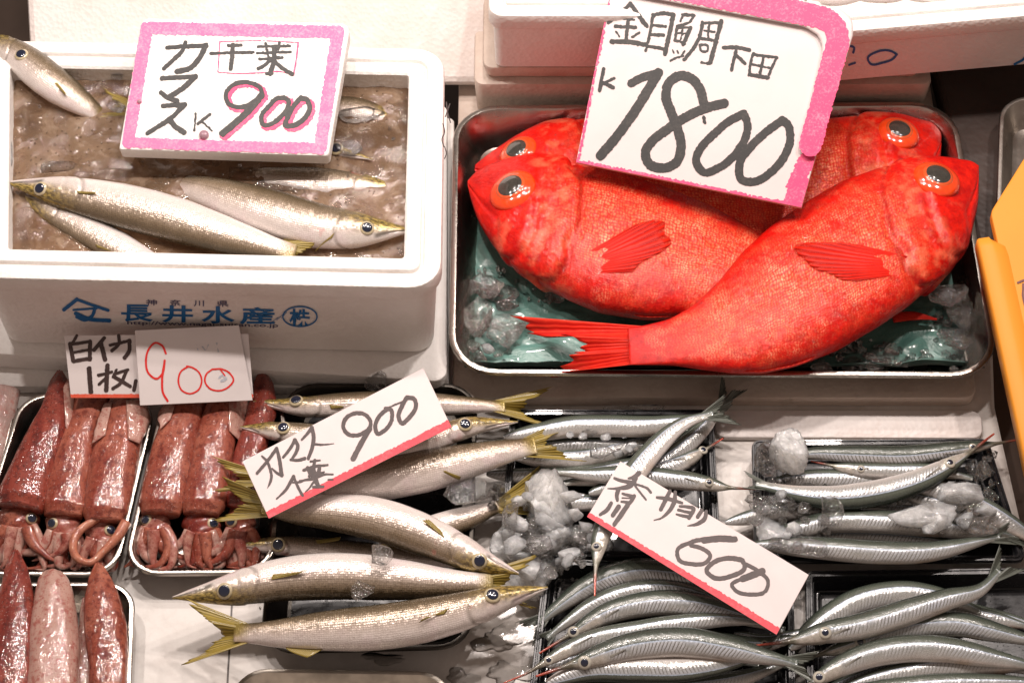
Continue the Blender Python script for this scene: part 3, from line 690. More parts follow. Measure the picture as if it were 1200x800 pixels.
# thin foam lid in front of it, right of the middle halfbeak tray
qf = quad([(838, 480), (1150, 480), (1152, 513), (838, 512)], .006); slab('foam_strip', qf, .0006, .006, M_FOAM3, .01, 'flat foam strip between the red fish tray and the right halfbeak trays', 'foam slab')

# back row
ZT = .052; y0 = P(700, 124, ZT)[1]+.014
def back_slab(name, xa, xb, pa, pb, y, depth, m, label, r=.01, zfix=None):
    a, b = PY(xa, pb, y), PY(xb, pb, y); z0 = zfix if zfix is not None else PY((xa+xb)/2, pb, y)[2]; z1 = PY((xa+xb)/2, pa, y)[2]
    q = np.array([[a[0], y+depth], [b[0], y+depth], [b[0], y], [a[0], y]])
    o = pan(name, q, [(.006, z0), (.003, z0+.004), (0, z1-.004), (.001, z1-.001), (.004, z1)], r, m); tag(o, label, 'foam slab'); return z1
z1 = back_slab('foam_block', 556, 1086, 99, 128, y0, .3, M_FOAM2, 'lower of the two white foam blocks with painted shade behind the red fish tray', zfix=.0150)
z2 = back_slab('foam_block', 566, 1078, 79.5, 98, y0+.004, .29, M_FOAM2, 'upper of the two white foam blocks with painted shade behind the red fish tray', zfix=z1+.0006)
ZB2 = z2+.0008
def open_box(name, q, zb, zr, m, label, r=.02, fl=.006):
    t = thing(name, [*q.mean(0), zb], label, 'foam box', 'foam boxes'); pan('box_shell', q, foam_loops(zb, zr, .03, fl), r, m, t); return t
ya = y0-.004; a, b = PY(573, 77, ya), PY(845, 77, ya); zt2 = PY(640, 19, ya)[2]
open_box('foam_fish_box', np.array([[a[0], ya+.26], [b[0], ya+.26], [b[0], ya], [a[0], ya]]), ZB2, zt2, M_FOAM, 'white foam box behind the largest price sign at its left edge', .014)
ZR3 = ZB2+.078
q3 = quad([(925, -170), (1330, -200), (1330, 8), (925, 43)], ZR3)
t3 = open_box('foam_fish_box', q3, ZB2, ZR3, M_FOAM, 'foam box at top right with blue marker figures on its front', .016)
fp3 = front_plane(q3, .0045, ZR3-.021, .006, ZB2+.003)
ink('blue_figure', [([(990, 54), (1001, 56.5), (1000, 62)], 2.6)], fp3, .0006, M_BLUE, t3, .4, rough=.03)
ink('blue_point', [([(995, 76.5), (1002, 74)], 2.4)], fp3, .0006, M_BLUE, t3, .4, rough=.03)
ink('blue_figure', [([(1051, 64), (1044, 60.2), (1028, 61), (1017, 69), (1020, 75), (1034, 74), (1048, 68), (1051, 64)], 2.6)], fp3, .0006, M_BLUE, t3, .4, rough=.03)
ink('blue_figure', [([(1189, 75.5), (1199, 70), (1206, 62)], 2.8)], fp3, .0006, M_BLUE, t3, .4, rough=.03)
B0 = P(36, 98, .0365); B1 = P(581, 98, .0365); bk = unit(np.array([0, .80, .60])); nn = unit(np.cross(B1-B0, bk))
c8 = [B0, B1, B1+bk*.42, B0+bk*.42-np.array([.02, 0, 0])]
o = slab_poly('leaning_foam_lid', c8, .024, nn, M_FOAM3, bev=.007); tag(o, 'large pinkish white foam lid leaning behind the box of ice water', 'foam lid')

# dark crate at the right and steel tray on it
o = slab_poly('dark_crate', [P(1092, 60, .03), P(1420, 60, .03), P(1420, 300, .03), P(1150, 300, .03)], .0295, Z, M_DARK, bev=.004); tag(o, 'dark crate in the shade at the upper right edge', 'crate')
M_TRAY = M_STEEL
def steel_tray(q, zr, zb, r, label, name='steel_tray', group='steel trays', m=None, lip=.0045, slope=.008):
    o = pan(name, q, metal_tray_loops(zr, zb, lip=lip, slope=slope), r, m or M_STEEL); return tag(o, label, 'tray', group)
steel_tray(quad([(1172, 112), (1380, 112), (1390, 300), (1166, 300)], .062), .062, .0308, .035, 'steel tray with dark wet inside cut off by the right edge above the orange board', m=M_STEEL2)

# ------------------------------------------------------------------ steel tray of red fish
qr = quad([(531, 123), (1119, 118), (1174, 442), (525, 438)], ZT)
steel_tray(qr, ZT, .0150, .045, 'large deep steel tray holding the red fish on teal film', lip=.006, slope=.014)
xs = np.linspace(0, 1, 130); ys = np.linspace(0, 1, 90); c4 = [np.array(P(x, y, .021)) for x, y in ((548, 240), (1120, 240), (1152, 446), (544, 452))]
ins = inset_quad(qr, .0265)
G = (c4[3][None, None]*(1-xs)[None, :, None]+c4[2][None, None]*xs[None, :, None])*(1-ys)[:, None, None]+(c4[0][None, None]*(1-xs)[None, :, None]+c4[1][None, None]*xs[None, :, None])*ys[:, None, None]
G[..., 1] = np.maximum(G[..., 1], ins[3][1]+.002)
cr = np.abs(vnoise((90, 130), (7, 10), RNG))*.002+np.abs(vnoise((90, 130), (16, 24), RNG))*.0012; G[..., 2] = .0185+cr
fr = np.clip(1-ys/.10, 0, 1)[:, None]; G[..., 2] += fr*.011*(.8+.2*np.sin(xs*7)[None])
o = obj('plastic_film', G.reshape(-1, 3), grid_faces(90, 130), M_TEAL); solidify(o, .0004); tag(o, 'wet crumpled teal plastic film lining the tray under the red fish', 'plastic film')

def sstep(x, a, b): t_ = np.clip((x-a)/(b-a), 0, 1); return t_*t_*(3-2*t_)
def gauss(x, s): return np.exp(-(x/s)**2)
def alf_relief(u, v, ph):
    top = (np.sin(ph) > -.3)
    ed = .315-.10*(2*np.abs(v-.52))**2+.010*np.sin(v*17)+.006*np.sin(v*37)                      # gill cover edge
    pre = .215-.07*(2*np.abs(v-.5))**2
    r = .0034*(1-sstep(u, ed-.004, ed+.012))*sstep(u, .06, .2)-.0020*gauss(u-ed-.008, .009)
    r += -.0022*gauss(u-pre, .008)*sstep(v, .3, .45)+.0014*gauss(u-pre+.02, .012)*sstep(v, .3, .45)
    jaw = .60+.9*(u-.02)                                     # mouth slit
    r += -.0026*gauss(v-jaw, .02)*(1-sstep(u, .09, .12))-.0012*gauss(u-.105-.05*(v-.7), .007)*sstep(v, .58, .66)*(1-sstep(v, .9, .98))
    r += .0008*np.sin(u*75+v*9)*gauss(u-.25, .07)*sstep(v, .45, .6)
    return r*top
def alfonsino(pairs, zc, label, ep, er, tail=None, breast=None, k=.36, belly=None, e=.86):
    f = pair_body(pairs, k, zc, e=e, N=150, M=84, relief=alf_relief, bscale=lambda t: np.clip(.55+t*3.2, 0, 1)*(1-.72*np.clip((t-.86)/.14, 0, 1)))
    t = thing('red_fish', base_of(f), label, 'fish', 'red fish in the steel tray'); loft_obj('body', f, M_ALF, t)
    eyeobj = eye(f, *ep, er, t, M_ORBIT, M_PUPA, .57, .36, er*1.06, M_RING)
    if breast: patch_fin('pectoral_fin', f, breast[0], breast[1], M_FINRP, t, -.0003, .0012, .00015, .05, 2.4)
    if tail:
        i = 146; d = unit(P(*tail[4], zc-.01)-f['C'][-4]); n = unit(np.cross(Z, d)); n = n*(1 if n@f['H'][-4] > 0 else -1)
        fan('tail_fin', f['C'][-9], d, n, np.linalg.norm(f['H'][-4])*.97, tail[0], tail[1], M_FINR, t, .50, droop=tail[2], rag=.12, pw=1.3, asym=tail[3], seed=4)
    if belly:
        for nm, t0, t1, sd, h, ln in belly: edge_fin(nm, f, t0, t1, sd, h, ln, M_FINR, t)
    f['root'] = t
    return f
A1 = [((548, 212), (548, 217)), ((555, 202), (552, 238)), ((570, 194), (562, 264)), ((592, 188), (580, 290)), ((625, 185), (610, 317)), ((670, 187), (650, 343)), ((720, 198), (700, 365)), ((775, 214), (755, 374)), ((830, 237), (810, 373)), ((880, 268), (860, 366)), ((925, 300), (915, 352)), ((960, 318), (950, 347)), ((990, 328), (985, 350))]
A2 = [((1147, 194), (1147, 203)), ((1138, 188), (1147, 240)), ((1110, 186), (1136, 284)), ((1070, 189), (1108, 321)), ((1030, 198), (1076, 351)), ((985, 214), (1033, 381)), ((940, 240), (983, 410)), ((900, 268), (933, 429)), ((868, 297), (895, 437)), ((842, 330), (860, 437)), ((813, 358), (825, 433)), ((785, 374), (790, 428)), ((755, 381), (760, 428)), ((735, 384), (738, 428))]
A3 = [((557, 193), (556, 200)), ((575, 178), (572, 222)), ((600, 163), (598, 258)), ((640, 148), (640, 288)), ((690, 141), (700, 308)), ((750, 141), (760, 318)), ((820, 155), (830, 318)), ((880, 180), (890, 308)), ((940, 215), (945, 288)), ((980, 232), (980, 270)), ((1010, 240), (1010, 268))]
A4 = [((1103, 156), (1103, 174)), ((1094, 143), (1101, 205)), ((1060, 137), (1080, 240)), ((1010, 137), (1030, 270)), ((960, 142), (975, 290)), ((900, 155), (900, 300)), ((840, 180), (840, 290)), ((790, 210), (790, 270)), ((750, 225), (750, 262)), ((720, 235), (720, 262))]
fA3 = alfonsino(A3, .041, 'red fish at the back left of the steel tray, mostly hidden', (607, 178), .0198, k=.36)
fA4 = alfonsino(A4, .041, 'red fish at the back right of the steel tray, head beside the sign', (1053, 155), .0202, k=.33)
fA1 = alfonsino(A1, .054, 'red fish with its head to the left in the steel tray, big grey eye', (600, 222), .0228, breast=([(680, 300), (696, 320)], [(742, 266), (768, 260), (790, 264), (788, 280), (768, 300), (736, 318)]), belly=[('anal_fin', .42, .75, -1, .007, .6)], k=.35)
fA2 = alfonsino(A2, .073, 'front red fish with its head up at the right, tail left', (1098, 209), .0218, tail=(.112, .17, .16, .16, (640, 398)), breast=([(1064, 300), (1056, 322)], [(996, 284), (956, 288), (926, 303), (946, 316), (1000, 330)]), belly=[('dorsal_fin', .36, .72, 1, .006, .9), ('anal_fin', .52, .8, -1, .008, .6)], k=.34)
tube('pelvic_fin', [P(1046, 372, .036), P(1072, 370, .035), P(1098, 374, .033)], [.006, .005, .001], M_FINR, fA2['root'], flat=.3)
# ================================================================== price signs
def rim_strip(name, pts, w, plane, off, h, m, parent):
    """raised strip along a picture polyline on the sign plane"""
    p = np.asarray(pts, float); t = np.linspace(0, 1, 60); c = curve(p, t) if False else np.stack([np.interp(t, np.linspace(0, 1, len(p)), p[:, i]) for i in (0, 1)], -1)
    return c
p0 = plane3(P(140, 174, .166), P(379, 182, .166), P(168, 22, .196))
c1 = [(166, 21), (411, 27), (385, 183), (139, 175)]
def sign(name, corners, plane, thick, m, label, cat='price sign', group=None, r=0, bev=.0004, pr=None):
    c = roundpoly(corners, r) if np.any(np.asarray(r) > 0) else np.asarray(corners, float)
    V = PP(c[:, 0], c[:, 1], plane)
    t = thing(name, V.mean(0)-plane[1]*thick, label, cat, group)
    slab_poly('board' if thick > .004 else 'card', V, thick, plane[1], m, t, bev=bev); return t
s1 = sign('price_sign', c1, p0, .017, M_FOAM, 'thick white foam price sign with pink border and black 900 on the ice water', 'price sign', 'price signs', r=[10, 14, 5, 4], bev=.002)
ink('pink_border', [([(150, 167), (172, 33), (396, 38), (375, 174)], 15), ([(150, 167), (260, 171), (375, 174)], 13)], p0, .0003, M_PINKL, s1, .6, clip=[(164, 22), (405, 28), (383, 182), (142, 174)], smooth=False, rough=.14)
Z1 = (140, 15, 4.573); Z2 = (240, 15, 4.571)
ink('kanji_frame', [([(80, 155), (75, 250), (70, 318)], 7), ([(70, 318), (160, 325), (300, 322), (420, 318), (475, 335)], 6), ([(475, 335), (490, 250), (500, 160)], 9), ([(500, 160), (300, 150), (80, 155)], 5)], p0, .0004, M_PINK, s1, .45, tr=Z2, rough=.1)
d9 = [([(305, 452), (303, 412), (255, 379), (195, 373), (140, 396), (113, 440), (125, 485), (170, 506), (232, 496), (290, 455)], 24), ([(305, 442), (240, 520), (170, 585), (95, 648)], 37)]
d00 = [([(432, 458), (392, 458), (345, 500), (303, 560), (312, 600), (352, 598), (405, 560), (445, 505), (448, 470), (425, 455)], 25), ([(515, 458), (478, 498), (445, 560), (432, 602), (478, 602), (538, 562), (562, 510), (548, 468), (515, 455)], 28)]
ink('pink_shadow_strokes', [([(x+11, y+10) for x, y in p], w+12) for p, w in d9+d00], p0, .0004, M_PINK, s1, .45, tr=Z2, rough=.15)
ink('lettering', [([(p[0]*1+0, p[1]) for p in s], w) for s, w in d9+d00+[([(125, 176), (160, 175), (195, 172)], 15), ([(30, 218), (140, 214), (260, 212)], 15), ([(150, 172), (146, 240), (138, 300)], 24),
    ([(285, 182), (370, 179), (455, 178)], 13), ([(325, 165), (331, 195)], 15), ([(400, 160), (394, 195)], 15), ([(280, 216), (370, 212), (460, 210)], 13), ([(372, 190), (370, 260), (350, 325)], 26), ([(335, 200), (343, 238), (400, 238)], 13), ([(290, 247), (350, 246), (415, 240)], 13), ([(350, 255), (320, 282), (285, 300)], 18), ([(375, 260), (420, 300), (470, 330)], 21), ([(330, 325), (362, 326)], 15)]],
    p0, .0006, M_INK, s1, .4, tr=Z2)
ink('lettering', [([(255, 187), (350, 180), (462, 176)], 22), ([(462, 176), (430, 240), (375, 298), (308, 315)], 29), ([(355, 160), (335, 205), (290, 250), (238, 298)], 22), ([(228, 352), (320, 346), (408, 342)], 24), ([(408, 342), (350, 395), (270, 450)], 29), ([(222, 428), (260, 455), (310, 472)], 24), ([(232, 500), (300, 494), (352, 492)], 24), ([(352, 492), (280, 560), (150, 645)], 24), ([(268, 570), (300, 610), (345, 640)], 29),
    ([(408, 540), (405, 590), (400, 630)], 10), ([(484, 545), (420, 595)], 15), ([(440, 580), (495, 632)], 10)], p0, .0006, M_INK, s1, .4, tr=Z1)
for (x, y, r) in ((239, 158, .0042), (163, 119, .0018)):
    o = ellipsoid('push_pin', PP(x, y, p0, .001), p0[1], r*1.1, r*1.1, r*.8, M_PIN, None)
    tag(o, 'clear round push pin head under the small K on the 900 foam sign' if r > .003 else 'tiny pin in the left pink border of the 900 foam sign', 'push pin')

# large sign
p1 = plane3(P(675, 190, .098), P(938, 243, .110), P(722, -42, .185))
c2 = [(713, -14), (880, -2), (1000, 22), (1000, 40), (939, 243), (675, 190)]
c2 = [(722, -42), (1003, 14), (939, 243), (675, 190)]
s2 = sign('price_sign', c2, p1, .006, M_CARD, 'largest price sign, pink edged foam lid with black 1800 standing over the red fish', 'price sign', 'price signs', r=[0, 22, 0, 0], bev=.0006)
# raised pink lid rim along top and right edges
rimo = [(722, -42), (960, 5), (986, 11), (999, 23), (1000, 40), (958, 180)]; rimi = [(715, -10), (900, 24), (943, 32), (959, 42), (964, 56), (937, 173)]
def polypts(p, n):
    p = np.asarray(p, float); s = np.r_[0, np.cumsum(np.linalg.norm(np.diff(p, axis=0), axis=1))]; s /= s[-1]; t = np.linspace(0, 1, n)
    return np.stack([np.interp(t, s, p[:, 0]), np.interp(t, s, p[:, 1])], -1)
a, b = polypts(rimo, 60), polypts(rimi, 60)
rows = [PP(a[:, 0], a[:, 1], p1, .0002), PP(a[:, 0], a[:, 1], p1, .0042), PP(a[:, 0]*.93+b[:, 0]*.07, a[:, 1]*.93+b[:, 1]*.07, p1, .005), PP(a[:, 0]*.08+b[:, 0]*.92, a[:, 1]*.08+b[:, 1]*.92, p1, .005), PP(b[:, 0], b[:, 1], p1, .0042), PP(b[:, 0], b[:, 1], p1, .0002)]
V = np.stack(rows, 1); o = obj('raised_rim', V.reshape(-1, 3), [tuple(x) for x in grid_faces(60, 6)]+[tuple(range(6)), tuple(range(354, 360))[::-1]], M_CARD, s2)
prim = (p1[0]+p1[1]*.0052, p1[1])
mid = (a*.52+b*.48)
ink('pink_marker_band', [(list(map(tuple, mid[i:i+3])), 27) for i in range(0, 57, 2)], prim, .0002, M_PINK, s2, .6, clip=None, rough=.16, smooth=False)
ink('pink_edge', [([(678, 188), (721, -38)], 3.0), ([(676, 189), (938, 242)], 4.5), ([(931, 218), (946, 188)], 20), ([(930, 236), (938, 215)], 22)], p1, .0004, M_PINK, s2, .5, clip=c2, rough=.2, smooth=False)
Z5 = (670, 70, 4.138); Z3 = (690, 0, 6.67); Z4 = (790, 0, 5.714)
ink('lettering', [([(155, 45), (145, 95), (135, 150)], 18), ([(205, 90), (160, 112)], 13), ([(150, 110), (200, 135)], 18), ([(288, 115), (330, 92), (420, 64)], 40), ([(420, 64), (380, 130), (300, 260), (220, 370), (140, 465)], 47),
    ([(740, 212), (650, 235), (560, 275), (460, 340), (390, 395), (357, 450), (375, 505), (440, 525), (505, 500), (530, 430), (515, 340), (480, 250), (457, 180), (472, 112), (525, 78), (580, 92), (620, 140), (640, 210)], 46), ([(640, 280), (645, 305)], 16),
    ([(835, 262), (760, 300), (690, 360), (625, 430), (602, 490), (640, 545), (720, 520), (800, 450), (845, 370), (852, 310), (835, 262)], 39), ([(1020, 295), (950, 345), (870, 420), (815, 500), (825, 582), (880, 592), (960, 550), (1030, 470), (1060, 380), (1047, 315), (1020, 292)], 40)], p1, .0005, M_INK, s2, .5, tr=Z5, rough=.06)
ink('lettering', [([(325, 30), (260, 90), (155, 178)], 27), ([(325, 30), (380, 110), (452, 205)], 34), ([(250, 140), (310, 150), (355, 155)], 18), ([(205, 205), (280, 210), (365, 215)], 27), ([(310, 150), (300, 230), (290, 320)], 27), ([(215, 250), (240, 285)], 16), ([(395, 255), (340, 290)], 18), ([(180, 325), (300, 328), (450, 350)], 36),
    ([(500, 115), (485, 220), (445, 395)], 22), ([(500, 120), (590, 105), (665, 120)], 29), ([(660, 115), (640, 220), (595, 420)], 36), ([(490, 195), (600, 208)], 22), ([(480, 270), (585, 275)], 25), ([(450, 360), (600, 385)], 25),
    ([(740, 115), (715, 165)], 16), ([(735, 115), (820, 120)], 25), ([(825, 120), (790, 170), (690, 205)], 20), ([(690, 210), (675, 310)], 22), ([(690, 215), (795, 215)], 18), ([(795, 215), (740, 345)], 31), ([(680, 260), (770, 260)], 13), ([(735, 220), (715, 330)], 13), ([(672, 318), (750, 332)], 18), ([(655, 390), (665, 415)], 13), ([(690, 395), (700, 415)], 12), ([(640, 475), (690, 450), (740, 440)], 15), ([(750, 400), (720, 440)], 15),
    ([(890, 175), (870, 270), (830, 360), (745, 465)], 27), ([(890, 180), (1035, 178)], 22), ([(1035, 170), (1000, 300), (950, 490)], 36), ([(950, 500), (880, 490)], 18), ([(900, 240), (985, 250)], 16), ([(940, 200), (930, 300)], 18), ([(880, 300), (970, 315)], 20), ([(870, 350), (930, 360), (930, 395), (880, 400), (865, 355)], 17)], p1, .0005, M_INK, s2, .35, tr=Z3, rough=.1)
ink('lettering', [([(330, 320), (420, 318), (505, 335)], 25), ([(415, 340), (400, 400), (385, 470)], 22), ([(415, 370), (475, 425)], 22), ([(530, 360), (510, 430), (505, 490)], 20), ([(530, 365), (690, 385)], 18), ([(685, 385), (635, 500)], 19), ([(515, 430), (640, 455)], 15), ([(600, 375), (575, 500)], 18), ([(505, 500), (630, 520)], 25)], p1, .0005, M_INK, s2, .35, tr=Z4, rough=.1)

# squid cards
p2 = plane3(P(82, 466, .047), P(297, 466, .047), P(75, 392, .080))
s3 = sign('price_card', [(75, 393), (291, 391), (297, 466), (83, 466)], p2, .0008, M_CARD2, 'white card with black brush writing above the squid, partly covered by the red 900 card', 'price card', 'price cards')
Z6 = (60, 380, 5.0)
ink('lettering', [([(150, 65), (125, 110)], 18), ([(110, 115), (130, 215)], 24), ([(110, 118), (230, 100)], 20), ([(228, 100), (225, 205)], 24), ([(125, 165), (215, 150)], 16), ([(130, 215), (230, 198)], 22), ([(310, 80), (250, 150)], 22), ([(292, 115), (315, 205)], 26), ([(345, 122), (460, 95)], 19), ([(458, 95), (455, 160), (430, 195)], 24), ([(395, 65), (398, 110), (355, 155)], 20), ([(222, 258), (232, 395)], 28),
    ([(278, 298), (355, 278)], 18), ([(330, 240), (322, 385)], 26), ([(330, 305), (280, 350)], 18), ([(382, 265), (362, 308)], 15), ([(370, 290), (450, 265)], 18), ([(440, 275), (405, 345), (362, 375)], 20), ([(375, 310), (462, 362)], 22), ([(495, 330), (485, 385)], 22)], p2, .0004, M_INK2, s3, .35, tr=Z6, rough=.04)
ink('orange_stripe', [([(82, 464), (300, 464)], 5)], p2, .0003, M_ORST, s3, .6, clip=[(75, 393), (291, 391), (297, 466), (83, 466)], smooth=False)
p3 = plane3(P(163, 475, .049), P(296, 469, .049), P(158, 387, .086))
s4 = sign('price_card', [(158, 387), (280, 381), (296, 469), (164, 475)], p3, .0008, M_CARD2, 'white card with thin red 900 overlapping the brush written squid card', 'price card', 'price cards')
ink('lettering', [([(672, 170), (650, 125), (610, 108), (575, 140), (555, 220), (570, 285), (620, 318), (650, 290), (665, 215)], 12), ([(665, 212), (650, 330), (655, 400), (682, 448)], 13), ([(800, 248), (765, 270), (745, 330), (765, 385), (810, 405), (860, 385), (882, 330), (865, 280), (820, 250), (795, 245)], 10), ([(945, 262), (910, 290), (900, 330), (930, 375), (980, 388), (1040, 365), (1068, 325), (1045, 285), (1000, 262), (945, 262)], 10), ([(990, 262), (1018, 300)], 8)], p3, .0004, M_REDP, s4, .35, tr=Z6, rough=.03)
ink('faint_smudge', [([(985, 310), (1010, 300), (1025, 320), (1000, 330)], 14), ([(850, 120), (860, 150)], 5), ([(885, 130), (905, 150), (920, 120)], 5), ([(970, 110), (980, 160)], 6)], p3, .0003, ink_mat('grey_smudge', (.42, .44, .50), (.66, .64, .64), 400), s4, .4, tr=Z6, rough=.2)

# long cards
def long_card(c, zs, label):
    pl = plane3(P(*c[0], zs[0]), P(*c[1], zs[1]), P(*c[2], zs[2])); return pl, sign('price_card', c, pl, .0009, M_CARD, label, 'price card', 'price cards')
c5 = [(284, 540), (496, 431), (529, 500), (315, 607)]
p5, s5 = long_card(c5, (.074, .078, .080), 'slanting paper price card with 900 lying across the long silver fish')
ink('red_stripe', [([(315, 605), (529, 497)], 13)], p5, .0003, M_REDM, s5, .5, clip=c5, smooth=False, rough=.12)
Z7 = (280, 430, 4.444); ZB = (285, 490, 7.275)
ink('lettering', [([(160, 320), (200, 360), (225, 420), (240, 480), (235, 530), (205, 595)], (16, 24, 24, 24, 22, 4)), ([(118, 465), (200, 370), (285, 255)], (24, 27, 28)), ([(285, 255), (305, 330), (328, 480)], (30, 32, 36)), ([(328, 482), (290, 465), (245, 425)], (24, 22, 12)),
    ([(340, 330), (390, 270), (440, 185)], (22, 26, 30)), ([(440, 185), (465, 230), (450, 290), (410, 350)], (36, 30, 30, 16)), ([(405, 350), (460, 355), (525, 340)], (20, 24, 28)), ([(500, 180), (545, 130), (585, 80)], (18, 24, 34)), ([(585, 80), (600, 150), (590, 240), (555, 340)], (36, 34, 32, 26)), ([(605, 218), (680, 222), (775, 213)], (22, 12, 4)),
    ([(285, 683), (360, 610), (430, 495)], (12, 26, 30)), ([(430, 495), (470, 590), (505, 655)], (20, 24, 26)), ([(420, 545), (480, 540), (545, 515)], (12, 18, 10)), ([(575, 365), (655, 355)], (18, 14)), ([(610, 355), (600, 420)], 26), ([(515, 440), (600, 410), (720, 395)], (24, 26, 16)), ([(550, 420), (585, 480), (650, 470)], 34), ([(590, 430), (610, 500)], 50), ([(650, 420), (640, 480)], 34), ([(560, 490), (690, 455)], (20, 14)), ([(480, 530), (600, 510), (700, 475), (765, 475)], (12, 26, 20, 14)), ([(610, 500), (640, 580)], (42, 34)), ([(600, 585), (680, 580)], (24, 28)), ([(600, 540), (565, 590), (530, 625)], (18, 14, 8)), ([(725, 522), (765, 520)], 15)], p5, .0005, M_INK2, s5, .3, tr=ZB, rough=.03)
ink('lettering', [([(680, 325), (685, 280), (655, 245), (600, 240), (558, 265), (543, 310), (570, 348), (620, 353), (665, 330)], 20), ([(680, 320), (640, 390), (595, 475)], 28), ([(775, 215), (735, 250), (710, 310), (722, 345), (762, 325), (797, 265), (790, 220), (765, 215)], 21), ([(760, 217), (860, 175)], 8), ([(872, 160), (850, 200), (832, 265), (847, 290), (890, 258), (922, 200), (912, 165), (875, 157)], 22)], p5, .0005, M_INK2, s5, .4, tr=Z7, rough=.04)
c6 = [(727, 540), (948, 673), (910, 743), (688, 605)]
p6, s6 = long_card(c6, (.060, .062, .058), 'slanting paper price card with 600 lying across the halfbeak trays')
ink('red_stripe', [([(688, 606), (910, 741)], 14)], p6, .0003, M_REDM, s6, .5, clip=c6, smooth=False, rough=.12)
Z8 = (685, 535, 3.72); ZC = (690, 545, 8.0)
ink('lettering', [([(470, 70), (430, 105), (370, 120)], (44, 40, 14)), ([(240, 118), (300, 140), (370, 152), (430, 160)], (22, 28, 32, 32)), ([(440, 120), (390, 185), (290, 212), (175, 215)], (40, 46, 28, 7)), ([(440, 175), (510, 195), (550, 215), (580, 250)], (18, 17, 22, 24)), ([(435, 190), (480, 250), (535, 318)], 18), ([(275, 230), (262, 280), (268, 325)], (42, 38, 28)), ([(315, 262), (360, 275), (425, 290)], (20, 26, 30)), ([(425, 285), (400, 330), (380, 355)], (34, 34, 32)), ([(312, 302), (395, 307)], 11), ([(305, 337), (350, 342), (385, 350)], (18, 24, 28)),
    ([(210, 352), (175, 410), (105, 460)], (34, 40, 26)), ([(280, 385), (225, 465)], (42, 40)), ([(362, 372), (310, 450), (240, 550)], (42, 46, 38)),
    ([(640, 298), (740, 310), (875, 350)], (24, 36, 22)), ([(760, 240), (720, 320), (675, 410)], (34, 40, 34)), ([(810, 250), (800, 340), (740, 440), (680, 490), (610, 512)], (30, 44, 36, 20, 5)),
    ([(850, 380), (920, 385), (980, 400), (940, 490)], (20, 28, 38, 34)), ([(840, 415), (900, 430), (950, 440)], (26, 22, 24)), ([(820, 455), (880, 470), (940, 480)], (14, 26, 30)), ([(1060, 420), (1020, 480)], (36, 34)), ([(1100, 430), (1090, 490), (1030, 540), (925, 565)], (34, 42, 30, 6))], p6, .0005, M_INK2, s6, .3, tr=ZC, rough=.03)
ink('lettering', [([(655, 358), (560, 355), (460, 372), (405, 405), (412, 447), (470, 466), (530, 458), (548, 430), (510, 397), (465, 385)], 17), ([(655, 358), (590, 355), (520, 362)], 27), ([(690, 450), (630, 440), (560, 460), (532, 495), (560, 523), (640, 518), (698, 480), (690, 452), (650, 440)], 19), ([(690, 460), (755, 495), (800, 540), (790, 582), (720, 598), (658, 580), (642, 556), (680, 532), (770, 505)], 16), ([(690, 530), (775, 497)], 29)], p6, .0005, M_INK2, s6, .4, tr=Z8, rough=.04)

# orange board at the right
p7 = plane3(P(1163, 257, .118), P(1235, 600, .085), P(1340, 257, .125))
ob = sign('orange_board', [(1164, 262), (1161, 248), (1202, 182), (1345, 182), (1345, 600), (1240, 600)], p7, .012, M_ORANGE, 'orange plastic price board with a rolled left edge at the right edge', 'price board', r=[0, 6, 6, 0, 0, 0], bev=.002)
a = PP(1158, 279, p7, .002); b = PP(1226, 590, p7, .002); n7 = p7[1]; d7 = unit(b-a); s7 = unit(np.cross(n7, d7))
if s7[0] > 0: s7 = -s7
tt = np.linspace(0, 1, 30); pr = [(-.0185, -.013), (-.0170, -.004), (-.0150, -.0018), (-.0045, .0016), (-.002, .0018), (.0085, .0010), (.010, -.001), (.010, -.016), (-.0185, -.0165)]
V = np.array([[a+d7*np.linalg.norm(b-a)*q+s7*((x if x > 0 else x*min(1, .15+q/.045)))+n7*(z-.012*max(0, .05-q)/.05*0) for x, z in pr] for q in tt])
obj('rolled_edge', V.reshape(-1, 3), [tuple(f) for f in grid_faces(30, len(pr), True)]+[tuple(range(len(pr)))[::-1], tuple(range(29*len(pr), 30*len(pr)))], M_ORANGE, ob)
ink('dark_writing', [([(1193, 331), (1201, 328), (1212, 327)], 2.6), ([(1199, 333), (1199, 348), (1203, 360), (1212, 364)], 2.4)], p7, .0006, ink_mat('maroon_ink', (.10, .012, .012), (.2, .04, .03)), ob, .4, rough=.04)
